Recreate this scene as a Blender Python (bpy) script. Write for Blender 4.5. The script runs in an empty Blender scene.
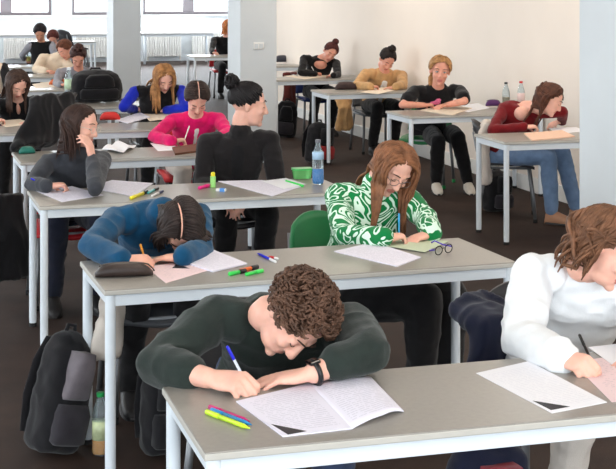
import bpy, math, random, os
import numpy as np
from mathutils import noise as mnoise, Vector

DEBUG = bool(os.environ.get('SCENE_DEBUG'))
random.seed(7); np.random.seed(7)
scn = bpy.context.scene
COL = scn.collection

# ------------------------------------------------------------------ camera
F, CY, CAMH, YAW = 1394.0, -15.6, 1.894, 0.295
cam_d = bpy.data.cameras.new('camera')
cam = bpy.data.objects.new('camera', cam_d); COL.objects.link(cam)
cam_d.sensor_fit = 'HORIZONTAL'; cam_d.sensor_width = 36.0
cam_d.lens = F/616*36.0
cam_d.shift_y = (CY-234.5)/616.0
cam_d.clip_end = 200
cam.location = (0, 0, CAMH); cam.rotation_euler = (math.pi/2, 0, -YAW)
scn.camera = cam

# ------------------------------------------------------------------ world, lights, exposure
W = bpy.data.worlds.new('daylight'); scn.world = W; W.use_nodes = True
bg = W.node_tree.nodes['Background']; bg.inputs[0].default_value = (0.9, 0.96, 1.0, 1); bg.inputs[1].default_value = 2.2
scn.view_settings.view_transform = 'Standard'; scn.view_settings.look = 'None'
scn.view_settings.gamma = 1.0; scn.view_settings.exposure = 0.12
scn.view_settings.use_curve_mapping = False
def area(name, loc, rot, sx, sy, power, col):
    l = bpy.data.lights.new(name, 'AREA'); l.shape = 'RECTANGLE'; l.size = sx; l.size_y = sy
    l.energy = power; l.color = col
    o = bpy.data.objects.new(name, l); COL.objects.link(o); o.location = loc; o.rotation_euler = rot
    o['kind'] = 'helper'
    return o
DAY = (0.86, 0.94, 1.0); WARM = (1.0, 0.90, 0.78)
H90 = math.pi/2
# daylight entering by the window bands of the left wall, of the wall behind the camera and of the back wall
for yy in (2.5, 9.0, 15.5, 22.0, 28.5):
    area('window_daylight', (-5.9, yy, 2.0), (0, -H90, 0), 1.9, 4.6, 190, DAY)
for xx in (-3.0, 2.6):
    area('window_daylight', (xx, -3.85, 2.0), (H90, 0, 0), 4.6, 1.9, 255, DAY)
for xx in (-2.5, 2.5, 7.0):
    area('window_daylight', (xx, 33.8, 2.2), (-H90, 0, 0), 4.0, 1.8, 420, DAY)
# ceiling luminaires
LAMPS = [(x, y) for x in (-3.4, 1.6, 4.9) for y in (1.0, 5.5, 10.0, 14.5, 19.0, 24.0, 29.0)]
for (x, y) in LAMPS:
    area('ceiling_lamp_light', (x, y, 3.33), (0, 0, 0), 0.55, 1.5, 21, WARM)

# ------------------------------------------------------------------ pixel -> place
_s, _c = math.sin(YAW), math.cos(YAW)
def ray(px, py):
    X = (px-308.0)/F; U = -(py-CY)/F
    return np.array([_s+_c*X, _c-_s*X, U])
def atz(px, py, z):
    d = ray(px, py); t = (z-CAMH)/d[2]
    return np.array([0, 0, CAMH]) + d*t
def aty(px, py, y):
    d = ray(px, py); t = y/d[1]
    return np.array([0, 0, CAMH]) + d*t
def A(*a): return np.array(a, float)
def nz(v):
    v = np.asarray(v, float); n = np.linalg.norm(v)
    return v/n if n > 1e-9 else v
def rotm(ax, a):
    c, s = math.cos(a), math.sin(a)
    if ax == 'x': return np.array([[1,0,0],[0,c,-s],[0,s,c]])
    if ax == 'y': return np.array([[c,0,s],[0,1,0],[-s,0,c]])
    return np.array([[c,-s,0],[s,c,0],[0,0,1]])

# ------------------------------------------------------------------ materials
MATS = {}
def lin(c):
    return tuple((x/12.92 if x <= 0.04045 else ((x+0.055)/1.055)**2.4) for x in [v/255.0 for v in c])
def mat(name, rgb, rough=0.6, metal=0.0, var=0.0, vscale=8.0, bump=0.0, bscale=200.0, sss=0.0, spec=0.5,
        trans=0.0, emit=0.0, sheen=0.0, stretch=None, ior=1.45):
    if name in MATS: return MATS[name]
    m = bpy.data.materials.new(name); m.use_nodes = True
    nt = m.node_tree; b = nt.nodes['Principled BSDF']
    c = lin(rgb)
    b.inputs['Base Color'].default_value = (*c, 1)
    b.inputs['Roughness'].default_value = rough; b.inputs['Metallic'].default_value = metal
    b.inputs['Specular IOR Level'].default_value = spec; b.inputs['IOR'].default_value = ior
    b.inputs['Transmission Weight'].default_value = trans
    if sss:
        b.inputs['Subsurface Weight'].default_value = sss
        b.inputs['Subsurface Radius'].default_value = (0.02, 0.008, 0.004)
        b.inputs['Subsurface Scale'].default_value = 0.5
    if sheen: b.inputs['Sheen Weight'].default_value = sheen
    if emit:
        b.inputs['Emission Color'].default_value = (*c, 1); b.inputs['Emission Strength'].default_value = emit
    if var or bump:
        tc = nt.nodes.new('ShaderNodeTexCoord')
        src = tc.outputs['Object']
        if stretch:
            mp = nt.nodes.new('ShaderNodeMapping'); mp.inputs['Scale'].default_value = stretch
            nt.links.new(src, mp.inputs[0]); src = mp.outputs[0]
        if var:
            n = nt.nodes.new('ShaderNodeTexNoise'); n.inputs['Scale'].default_value = vscale; n.inputs['Detail'].default_value = 5
            nt.links.new(src, n.inputs['Vector'])
            r = nt.nodes.new('ShaderNodeValToRGB')
            r.color_ramp.elements[0].position = 0.3; r.color_ramp.elements[1].position = 0.7
            r.color_ramp.elements[0].color = (*[max(0, x*(1-var)) for x in c], 1)
            r.color_ramp.elements[1].color = (*[min(1, x*(1+var)) for x in c], 1)
            nt.links.new(n.outputs['Fac'], r.inputs[0]); nt.links.new(r.outputs[0], b.inputs['Base Color'])
        if bump:
            n2 = nt.nodes.new('ShaderNodeTexNoise'); n2.inputs['Scale'].default_value = bscale; n2.inputs['Detail'].default_value = 3
            nt.links.new(src, n2.inputs['Vector'])
            bp = nt.nodes.new('ShaderNodeBump'); bp.inputs['Strength'].default_value = bump; bp.inputs['Distance'].default_value = 0.004
            nt.links.new(n2.outputs['Fac'], bp.inputs['Height']); nt.links.new(bp.outputs[0], b.inputs['Normal'])
    MATS[name] = m
    return m
def fabric(name, rgb, var=0.18): return mat('fabric '+name, rgb, 0.9, var=var, vscale=14, bump=0.35, bscale=260, spec=0.2, sheen=0.15)
def hairm(name, rgb, var=0.45): return mat('hair '+name, rgb, 0.55, var=var, vscale=28, bump=0.4, bscale=300, spec=0.3)
def plastic(name, rgb, rough=0.35): return mat('plastic '+name, rgb, rough, var=0.04, vscale=20)
def skinm(name, rgb): return mat('skin '+name, rgb, 0.5, var=0.07, vscale=22, bump=0.08, bscale=350, sss=0.15, spec=0.35)

def paper_mat(name, rgb, ink=(120,125,140), lines=26.0, fill=0.55):
    if name in MATS: return MATS[name]
    m = bpy.data.materials.new(name); m.use_nodes = True; nt = m.node_tree; b = nt.nodes['Principled BSDF']
    b.inputs['Roughness'].default_value = 0.75; b.inputs['Specular IOR Level'].default_value = 0.25
    uv = nt.nodes.new('ShaderNodeUVMap'); sep = nt.nodes.new('ShaderNodeSeparateXYZ'); nt.links.new(uv.outputs[0], sep.inputs[0])
    def mth(op, a, bb=None, v=None):
        n = nt.nodes.new('ShaderNodeMath'); n.operation = op
        nt.links.new(a, n.inputs[0])
        if bb is not None: nt.links.new(bb, n.inputs[1])
        elif v is not None: n.inputs[1].default_value = v
        return n.outputs[0]
    row = mth('MULTIPLY', sep.outputs[1], v=lines)
    fr = mth('FRACT', row); on = mth('LESS_THAN', fr, v=0.42)
    # words: noise along the row, another seed for every row
    fl = mth('FLOOR', row)
    cmb = nt.nodes.new('ShaderNodeCombineXYZ'); nt.links.new(mth('MULTIPLY', sep.outputs[0], v=22.0), cmb.inputs[0]); nt.links.new(mth('MULTIPLY', fl, v=3.7), cmb.inputs[1])
    no = nt.nodes.new('ShaderNodeTexNoise'); no.inputs['Scale'].default_value = 1.0; nt.links.new(cmb.outputs[0], no.inputs['Vector'])
    wd = mth('LESS_THAN', no.outputs['Fac'], v=fill)
    mx = mth('GREATER_THAN', sep.outputs[0], v=0.1); mx2 = mth('LESS_THAN', sep.outputs[0], v=0.9)
    my = mth('GREATER_THAN', sep.outputs[1], v=0.08); my2 = mth('LESS_THAN', sep.outputs[1], v=0.92)
    k = mth('MULTIPLY', mth('MULTIPLY', on, wd), mth('MULTIPLY', mth('MULTIPLY', mx, mx2), mth('MULTIPLY', my, my2)))
    k = mth('MULTIPLY', k, v=0.2)
    mix = nt.nodes.new('ShaderNodeMix'); mix.data_type = 'RGBA'
    nt.links.new(k, mix.inputs['Factor']); mix.inputs['A'].default_value = (*lin(rgb), 1); mix.inputs['B'].default_value = (*lin(ink), 1)
    nt.links.new(mix.outputs['Result'], b.inputs['Base Color'])
    MATS[name] = m
    return m

# ------------------------------------------------------------------ mesh builder
class MB:
    def __init__(s): s.v = []; s.f = []; s.m = []; s.n = 0; s.uv = None
    def add(s, V, Fc, mi=0):
        V = np.asarray(V, float).reshape(-1, 3); s.v.append(V)
        for f in Fc: s.f.append([i+s.n for i in f]); s.m.append(mi)
        s.n += len(V)
        return s
    def loft(s, secs, seg=16, mi=0, pw=1.0):
        """secs: (centre, half-axis a, half-axis b)"""
        V = []
        for (c, a, b) in secs:
            for k in range(seg):
                t = 2*math.pi*k/seg; ct, st = math.cos(t), math.sin(t)
                if pw != 1.0:
                    ct = math.copysign(abs(ct)**pw, ct); st = math.copysign(abs(st)**pw, st)
                V.append(np.asarray(c)+np.asarray(a)*ct+np.asarray(b)*st)
        n = len(secs); Fc = []
        for i in range(n-1):
            for k in range(seg):
                k2 = (k+1) % seg
                Fc.append([i*seg+k, i*seg+k2, (i+1)*seg+k2, (i+1)*seg+k])
        Fc.append(list(range(seg))[::-1]); Fc.append([(n-1)*seg+k for k in range(seg)])
        return s.add(V, Fc, mi)
    def tube(s, pts, rad, seg=8, mi=0, caps=True):
        pts = [np.asarray(p, float) for p in pts]; n = len(pts)
        if np.isscalar(rad): rad = [rad]*n
        T = [nz(pts[min(i+1, n-1)]-pts[max(i-1, 0)]) for i in range(n)]
        u = np.cross(T[0], [0, 0, 1.0])
        if np.linalg.norm(u) < 1e-3: u = np.cross(T[0], [1.0, 0, 0])
        u = nz(u); secs = []
        for i in range(n):
            u = nz(u-T[i]*np.dot(u, T[i])); w = np.cross(T[i], u)
            if i == 0 and caps:
                for q in (0.85, 0.5):
                    pass
            secs.append((pts[i], u*rad[i], w*rad[i]))
        return s.loft(secs, seg, mi)
    def cap(s, p0, p1, r0, r1=None, seg=12, mi=0):
        """tapered capsule"""
        if r1 is None: r1 = r0
        p0 = np.asarray(p0, float); p1 = np.asarray(p1, float); t = p1-p0
        t = nz(t) if np.linalg.norm(t) > 1e-6 else A(0, 0, 1)
        u = np.cross(t, [0, 0, 1.0]); u = nz(u) if np.linalg.norm(u) > 1e-3 else A(1, 0, 0)
        w = np.cross(t, u); secs = []
        for a in (-80, -50, -20, 0): 
            a = math.radians(a); secs.append((p0+t*r0*math.sin(a), u*r0*math.cos(a), w*r0*math.cos(a)))
        for a in (0, 20, 50, 80):
            a = math.radians(a); secs.append((p1+t*r1*math.sin(a), u*r1*math.cos(a), w*r1*math.cos(a)))
        return s.loft(secs, seg, mi)
    def chain(s, pts, rad, seg=12, mi=0):
        for i in range(len(pts)-1): s.cap(pts[i], pts[i+1], rad[i], rad[i+1], seg, mi)
        return s
    def ell(s, c, r, R=None, seg=16, rings=10, mi=0):
        R = np.eye(3) if R is None else R
        c = np.asarray(c, float); V = []
        for i in range(rings+1):
            ph = math.pi*(i+0.02)/(rings+0.04) - math.pi/2
            for k in range(seg):
                th = 2*math.pi*k/seg
                V.append(c+R@A(r[0]*math.cos(ph)*math.cos(th), r[1]*math.cos(ph)*math.sin(th), r[2]*math.sin(ph)))
        Fc = []
        for i in range(rings):
            for k in range(seg):
                k2 = (k+1) % seg; Fc.append([i*seg+k, i*seg+k2, (i+1)*seg+k2, (i+1)*seg+k])
        Fc.append(list(range(seg))[::-1]); Fc.append([rings*seg+k for k in range(seg)])
        return s.add(V, Fc, mi)
    def box(s, c, size, R=None, mi=0):
        R = np.eye(3) if R is None else R
        h = np.asarray(size, float)/2; V = []
        for z in (-1, 1):
            for (x, y) in ((-1,-1),(1,-1),(1,1),(-1,1)): V.append(np.asarray(c)+R@(h*A(x, y, z)))
        return s.add(V, [[3,2,1,0],[4,5,6,7],[0,1,5,4],[1,2,6,5],[2,3,7,6],[3,0,4,7]], mi)
    def box2(s, lo, hi, mi=0):
        lo = np.asarray(lo, float); hi = np.asarray(hi, float)
        return s.box((lo+hi)/2, hi-lo, None, mi)
    def lathe(s, prof, c=(0,0,0), R=None, seg=20, mi=0):
        """prof: (radius, height) from bottom to top"""
        R = np.eye(3) if R is None else R
        return s.loft([(np.asarray(c)+R@A(0,0,h), R@A(r,0,0), R@A(0,r,0)) for (r, h) in prof], seg, mi)
    def grid(s, fn, nu, nv, thick, mi=0):
        """solid sheet: fn(u, v) -> top point; thickness straight down"""
        V = []; UV = []
        for k in (0, 1):
            for j in range(nv+1):
                for i in range(nu+1):
                    p = np.asarray(fn(i/nu, j/nv), float); V.append(p-A(0, 0, thick*k)); UV.append((i/nu, j/nv) if k == 0 else (0.02, 0.02))
        N = (nu+1)*(nv+1); Fc = []
        q = lambda i, j, k: k*N+j*(nu+1)+i
        for j in range(nv):
            for i in range(nu):
                Fc.append([q(i,j,0), q(i+1,j,0), q(i+1,j+1,0), q(i,j+1,0)]); Fc.append([q(i,j+1,1), q(i+1,j+1,1), q(i+1,j,1), q(i,j,1)])
        for i in range(nu):
            Fc.append([q(i,0,1), q(i+1,0,1), q(i+1,0,0), q(i,0,0)]); Fc.append([q(i,nv,0), q(i+1,nv,0), q(i+1,nv,1), q(i,nv,1)])
        for j in range(nv):
            Fc.append([q(0,j,0), q(0,j+1,0), q(0,j+1,1), q(0,j,1)]); Fc.append([q(nu,j,1), q(nu,j+1,1), q(nu,j+1,0), q(nu,j,0)])
        s.uv = UV if s.n == 0 else None
        return s.add(V, Fc, mi)
    def verts(s): return np.concatenate(s.v)
    def mesh(s, name, org=(0,0,0)):
        me = bpy.data.meshes.new(name)
        V = s.verts()-np.asarray(org, float)
        me.from_pydata(V.tolist(), [], s.f)
        me.polygons.foreach_set('material_index', s.m)
        if s.uv:
            ul = me.uv_layers.new(name='UVMap')
            li = np.zeros(len(me.loops), int); me.loops.foreach_get('vertex_index', li)
            ul.data.foreach_set('uv', np.array(s.uv)[li].ravel())
        me.update()
        return me
    def build(s, name, mats, parent=None, org=None, smooth=True, bevel=0.0, loc=None):
        """org: world point the vertices are measured from (defaults to the parent's place)"""
        if org is None: org = tuple(parent.location) if parent and loc is None and parent.get('_w') else (0,0,0)
        return obj(name, s.mesh(name, org), mats, parent, smooth, bevel)
def obj(name, me, mats, parent=None, smooth=True, bevel=0.0):
    if not isinstance(mats, (list, tuple)): mats = [mats]
    for m in mats: me.materials.append(m)
    if smooth: me.polygons.foreach_set('use_smooth', [True]*len(me.polygons))
    o = bpy.data.objects.new(name, me); COL.objects.link(o)
    if parent: o.parent = parent
    if bevel:
        b = o.modifiers.new('bevel', 'BEVEL'); b.width = bevel; b.segments = 2; b.limit_method = 'ANGLE'; b.angle_limit = math.radians(40)
        if smooth and hasattr(me, 'set_sharp_from_angle'): me.set_sharp_from_angle(angle=math.radians(40))
    return o
def sharp(o, deg=35):
    o.data.set_sharp_from_angle(angle=math.radians(deg)); return o
def empty(name, loc, rz=0.0):
    o = bpy.data.objects.new(name, None); COL.objects.link(o); o.location = loc; o.rotation_euler = (0, 0, rz); o.empty_display_size = 0.1
    return o
def tag(o, label, cat, group=None, kind=None):
    o['label'] = label; o['category'] = cat
    if group: o['group'] = group
    if kind: o['kind'] = kind
    return o
def structure(o): o['kind'] = 'structure'; return o
def wroot(name, loc, label, cat, group=None):
    o = empty(name, loc); o['_w'] = 1; tag(o, label, cat, group); return o
def kids(o): return [c for c in bpy.data.objects if c.parent == o]
def copy_thing(root, loc, rz, label, group=None):
    r = root.copy(); COL.objects.link(r); r.location = loc; r.rotation_euler = (0, 0, rz); r['label'] = label
    if group: r['group'] = group
    for ch in kids(root):
        c = ch.copy(); COL.objects.link(c); c.parent = r
        for g in kids(ch):
            d = g.copy(); COL.objects.link(d); d.parent = c
    return r

def remesh(mb, voxel, smooth=3, fac=0.5):
    """one continuous skin round all the pieces"""
    me = mb.mesh('tmp'); ob = bpy.data.objects.new('tmp', me); COL.objects.link(ob)
    m = ob.modifiers.new('r', 'REMESH'); m.mode = 'VOXEL'; m.voxel_size = voxel; m.adaptivity = 0
    dg = bpy.context.evaluated_depsgraph_get(); dg.update()
    ev = ob.evaluated_get(dg); out = bpy.data.meshes.new_from_object(ev)
    bpy.data.objects.remove(ob); bpy.data.meshes.remove(me)
    n = len(out.vertices); V = np.zeros(n*3); out.vertices.foreach_get('co', V); V = V.reshape(-1, 3)
    E = np.zeros(len(out.edges)*2, int); out.edges.foreach_get('vertices', E); E = E.reshape(-1, 2)
    deg = np.bincount(E.ravel(), minlength=n)[:, None].astype(float); deg[deg == 0] = 1
    def lap(V):
        S = np.zeros_like(V)
        for a in range(3):
            S[:, a] = np.bincount(E[:, 0], V[E[:, 1], a], n)+np.bincount(E[:, 1], V[E[:, 0], a], n)
        return S/deg-V
    for i in range(smooth):
        V = V+fac*lap(V); V = V-(fac*0.98)*lap(V)*0.6
    out.vertices.foreach_set('co', V.ravel()); out.update()
    return out, V
def wrinkle(me, V, amp, freq, stretch=(1,1,1), seed=0.0):
    n = len(V); N = np.zeros(n*3); me.vertices.foreach_get('normal', N); N = N.reshape(-1, 3)
    st = A(*stretch)*freq
    d = np.array([mnoise.noise(Vector((p[0]*st[0]+seed, p[1]*st[1], p[2]*st[2])))+0.5*mnoise.noise(Vector((p[0]*st[0]*2.1, p[1]*st[1]*2.1+seed, p[2]*st[2]*2.1))) for p in V])
    d = 1-2*np.abs(d)   # ridged
    V = V+N*(amp*d)[:, None]
    me.vertices.foreach_set('co', V.ravel()); me.update()
    return V

# ------------------------------------------------------------------ the setting
M_wall = mat('wall paint warm white', (240,228,216), 0.85, var=0.02, vscale=1.5, bump=0.05, bscale=90)
M_wallc = mat('wall paint cool white', (226,230,233), 0.85, var=0.02, vscale=1.5, bump=0.05, bscale=90)
M_col = mat('column paint', (214,219,222), 0.8, var=0.03, vscale=2.5, bump=0.05, bscale=90)
M_ceil = mat('ceiling paint', (240,240,238), 0.9)
M_floor = mat('brown carpet', (50,36,30), 0.75, var=0.22, vscale=5, bump=0.4, bscale=160, spec=0.25)
M_trim = mat('white gloss trim', (236,234,230), 0.4, var=0.02)
M_wframe = mat('window frame', (128,120,124), 0.4, var=0.03)
M_rad = mat('radiator enamel', (232,228,222), 0.45, var=0.03)
def glass_pane():
    m = bpy.data.materials.new('window glass'); m.use_nodes = True; nt = m.node_tree
    out = nt.nodes['Material Output']; nt.nodes.remove(nt.nodes['Principled BSDF'])
    t = nt.nodes.new('ShaderNodeBsdfTransparent'); g = nt.nodes.new('ShaderNodeBsdfGlossy'); g.inputs['Roughness'].default_value = 0.02
    fr = nt.nodes.new('ShaderNodeFresnel'); mx = nt.nodes.new('ShaderNodeMixShader')
    nt.links.new(fr.outputs[0], mx.inputs[0]); nt.links.new(t.outputs[0], mx.inputs[1]); nt.links.new(g.outputs[0], mx.inputs[2]); nt.links.new(mx.outputs[0], out.inputs[0])
    return m
M_pane = glass_pane()
XL, XR, XRF, YF, YR, YB, ZC = -5.8, 5.66, 9.2, -3.8, 21.2, 34.0, 3.4
structure(MB().box2((XL-.3, YF-.3, -.12), (XRF+.3, YB+.3, 0)).build('floor', M_floor, smooth=False))
structure(MB().box2((XL-.3, YF-.3, ZC), (XRF+.3, YB+.3, ZC+.15)).build('ceiling', M_ceil, smooth=False))
structure(MB().box2((XR, YF, 0), (XR+.25, YR, ZC)).box2((XR, YR-.25, 0), (XRF, YR, ZC)).build('wall_right', M_wall, smooth=False))
structure(MB().box2((XRF, YR, 0), (XRF+.25, YB, ZC)).build('wall_right_far', M_wallc, smooth=False))
structure(MB().box2((XR-.018, YF, 0), (XR, YR-.25, .14)).build('baseboard_right', M_trim, smooth=False, bevel=.004))
def window_wall(name, axis, at, t, a0, a1, bands, z0, z1, m):
    """wall along one axis with window openings (bands) between z0 and z1; each window gets frame and pane"""
    mb = MB()
    def bx(u0, u1, za, zb, b=mb, d0=0, d1=None):
        d1 = t if d1 is None else d1
        lo, hi = sorted((at+d0, at+d1))
        if axis == 'x': b.box2((u0, lo, za), (u1, hi, zb))
        else: b.box2((lo, u0, za), (hi, u1, zb))
    bx(a0, a1, 0, z0); bx(a0, a1, z1, ZC)
    u = a0
    for (b0, b1, nm) in bands: bx(u, b0, z0, z1); u = b1
    bx(u, a1, z0, z1)
    structure(mb.build(name, m, smooth=False))
    for (b0, b1, nm) in bands:
        wn[0] += 1
        fr = MB(); k = .07
        bx(b0, b1, z0, z0+k, fr, t*.3, t*.6); bx(b0, b1, z1-k, z1, fr, t*.3, t*.6)
        for u in [b0+k/2]+[b0+(b1-b0)*(i+1)/(nm+1) for i in range(nm)]+[b1-k/2]:
            w = k/2 if u < b0+k or u > b1-k else .13
            bx(u-w, u+w, z0+k, z1-k, fr, t*.3, t*.6)
        f = structure(fr.build('window_%d' % wn[0], M_wframe, smooth=False))
        g = MB(); bx(b0+k, b1-k, z0+k, z1-k, g, t*.44, t*.48)
        g.build('pane', M_pane, f, smooth=False)
        sl = MB(); bx(b0-.05, b1+.05, z0-.03, z0, sl, -.10*np.sign(t), t*.3)
        structure(sl.build('trim_%d' % wn[0], M_trim, smooth=False))
wn = [0]
wx = lambda px: aty(px, 14, YB)[0]
zs = aty(180, 14.5, YB)[2]
window_wall('wall_back', 'x', YB, .3, XL, XRF, [(XL+.4, wx(-45), 3), (wx(-40), wx(52), 1), (wx(72), wx(133), 0), (wx(133)+.25, wx(235), 1)], zs, 3.05, M_wallc)
window_wall('wall_left', 'y', XL, -.3, YF, YB, [(y-2.3, y+2.3, 2) for y in (2.5, 9.0, 15.5, 22.0, 28.5)], 1.0, 3.05, M_wallc)
window_wall('wall_front', 'x', YF, -.3, XL, XR, [(-5.3, -.7, 2), (.3, 4.9, 2)], 1.0, 3.05, M_wallc)
M_lum = mat('lamp diffuser', (255,240,220), 0.6, emit=2.0)
for (x, y) in LAMPS:
    r = wroot('ceiling_lamp', (x, y, ZC), 'white rectangular ceiling lamp above the desks', 'ceiling lamp', 'ceiling lamps over the desks')
    MB().box2((x-.32, y-.8, ZC-.06), (x+.32, y+.8, ZC)).build('housing', M_trim, r, smooth=False)
    MB().box2((x-.28, y-.76, ZC-.064), (x+.28, y+.76, ZC-.06)).build('diffuser', M_lum, r, smooth=False)

def column(name, x0, x1, y0, y1):
    return structure(MB().box2((x0, y0, 0), (x1, y1, ZC)).build(name, M_col, smooth=False, bevel=.008))
column('column_near', 3.85, 4.29, 6.64, 7.27)
column('column_middle', 3.86, 4.29, 15.35, 15.95)
column('column_far', 3.62, 4.08, 23.0, 23.7)
p = aty(258.5, 46, 15.35)
r = wroot('light_switch', tuple(p), 'white double light switch on the middle column', 'light switch')
MB().box2(p-A(.06, .012, .04), p+A(.06, 0, .04)).build('plate', M_trim, r, smooth=False, bevel=.003)
for k in (-1, 1): MB().box2(p+A(k*.027-.022, -.018, -.028), p+A(k*.027+.022, -.012, .028)).build('rocker', M_col, r, smooth=False, bevel=.002)

# radiators under the back windows
for i, px in enumerate((20, 92, 163, 208)):
    a, b = wx(px-17), wx(px+17)
    r = wroot('radiator', ((a+b)/2, YB-.12, 0), ['pale radiator below the far left window', 'pale radiator below the window left of the far column', 'pale radiator behind the white table right of the far column', 'pale radiator beside the pair of legs of the far white table'][i], 'radiator')
    m = MB()
    n = 14
    for k in range(n):
        u = a+(b-a)*(k+.5)/n; m.box((u, YB-.12, .42), ((b-a)/n*.93, .1, .6))
    m.build('panel', M_rad, r, smooth=False, bevel=.01)
    MB().box2((a, YB-.13, .02), (a+.04, YB-.09, .12)).box2((b-.04, YB-.13, .02), (b, YB-.09, .12)).build('foot', M_rad, r, smooth=False)

# ------------------------------------------------------------------ desks
M_top = mat('grey laminate', (146,141,134), 0.32, var=0.05, vscale=60, bump=0.02, bscale=600, spec=0.5)
M_edge = mat('pale desk edge', (188,184,176), 0.5, var=0.03)
M_leg = mat('white steel', (222,229,235), 0.35, var=0.02, spec=0.4)
M_cap = mat('black rubber', (28,27,28), 0.8)
TW, TH = 0.585, 0.75
def make_desk(L, label, grp=None):
    r = empty('desk', (0, 0, 0)); tag(r, label, 'desk', grp)
    t = MB().box2((-L/2+.002, -TW/2+.002, TH-.012), (L/2-.002, TW/2-.002, TH)).build('tabletop', M_top, r, smooth=False, bevel=.002)
    MB().box2((-L/2, -TW/2, TH-.021), (L/2, TW/2, TH-.0035)).build('edge_band', M_edge, t, smooth=False, bevel=.003)
    m = MB(); x, y = L/2-.028, TW/2-.028
    for s in (-1, 1):
        m.box2((-x, s*y-.011, TH-.066), (x, s*y+.011, TH-.021)); m.box2((s*x-.011, -y, TH-.066), (s*x+.011, y, TH-.021))
    m.build('frame', M_leg, r, smooth=False, bevel=.002)
    for sx in (-1, 1):
        for sy in (-1, 1):
            l = sharp(MB().lathe([(.019, .02), (.0205, .06), (.0205, TH-.0211)], (sx*x, sy*y, 0), seg=16).build('leg', M_leg, r))
            sharp(MB().lathe([(.021, 0), (.021, .021)], (sx*x, sy*y, 0), seg=14).build('foot_cap', M_cap, l))
    return r
PROTO = {}
DESK = {}
def desk(key, px_bl, L, rz, label):
    """px_bl: photo point of the far left corner of the top"""
    if L not in PROTO:
        r = PROTO[L] = make_desk(L, label); new = r
    else: new = copy_thing(PROTO[L], (0,0,0), 0, label)
    p = atz(px_bl[0], px_bl[1], TH)
    R = rotm('z', rz); c = p+R@A(L/2, -TW/2, 0)
    new.location = (c[0], c[1], 0); new.rotation_euler = (0, 0, rz)
    DESK[key] = (c, rz, L)
    if DEBUG: print('desk', key, np.round(p, 2))
    return new
def far_edge(key, x):
    c, rz, L = DESK[key]; return c[1]+math.tan(rz)*(x-c[0])+TW/2
LL, LR = 1.71, 1.30
desk('T1', (161.8, 386.9), LL, -.012, 'grey desk nearest the camera, man in dark sweater writing on it')
desk('T2', (79.8, 261), LL, .022, 'grey desk with the brown pencil case and the green and orange markers')
desk('T3', (27.2, 190.4), LL, .008, 'grey desk with the blue water bottle and green box on its end')
desk('T4', (11.5, 152.0), LL, .01, 'grey desk in front of the woman in the pink cardigan')
desk('T5', (-14, 126.6), LL, .0, 'grey desk with the red pencil case, woman in blue sleeves behind it')
desk('T6', (-30, 105), LL, .0, 'grey desk under the big black backpack and tall water bottle')
desk('T7', (-43, 88), LL, .0, 'grey desk in front of the person in the grey sweater with topknot')
desk('T8', (-53, 75.5), LL, .0, 'grey desk that the person in the cream top leans on')
desk('T9', (-58, 66), LL, .0, 'grey desk in the far left with the small bottle on it')
desk('R1', (474, 133.8), LR, -.03, 'desk of the woman in the dark red cardigan by the wall')
desk('R2', (385.4, 110.8), LR, .01, 'desk of the blond woman in the black T-shirt')
desk('R3', (310.5, 89.5), LR, .0, 'desk with the dark pencil case, woman in camel blazer behind it')
desk('R4', (262, 77.0), LR, .0, 'desk of the woman in the scoop-neck black top')
desk('R5', (236, 64.5), LR, .0, 'empty desk by the wall beyond the woman in the scoop-neck top')
desk('B0', (28, 41), LR, .0, 'white-looking desk by the far windows, left of the far column')
desk('B1', (186, 55), LR, .0, 'pale desk beside the middle column, person in black behind it')
# white tables along the back windows
M_wt = mat('white table board', (245,244,242), 0.4, var=0.01)
for i, (pa, pb) in enumerate(((-12, 60), (70, 131), (140, 218))):
    y0 = YB-1.35; a, b = aty(pa, 35, y0)[0], aty(pb, 35, y0)[0]
    r = wroot('window_table', ((a+b)/2, y0, 0), ['long white table below the far left window', 'white table seen left of the far column', 'long white table below the window between the two columns'][i], 'table')
    MB().box2((a, y0, .715), (b, y0+.8, .755)).build('tabletop', M_wt, r, smooth=False, bevel=.004)
    MB().box2((a+.1, y0+.04, .655), (b-.1, y0+.07, .715)).box2((a+.1, y0+.73, .655), (b-.1, y0+.76, .715)).build('frame', M_leg, r, smooth=False)
    for x in (a+.12, b-.12):
        for y in (y0+.06, y0+.74): MB().lathe([(.03, 0), (.03, .72)], (x, y, 0), seg=12).build('leg', M_leg, r)

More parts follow.
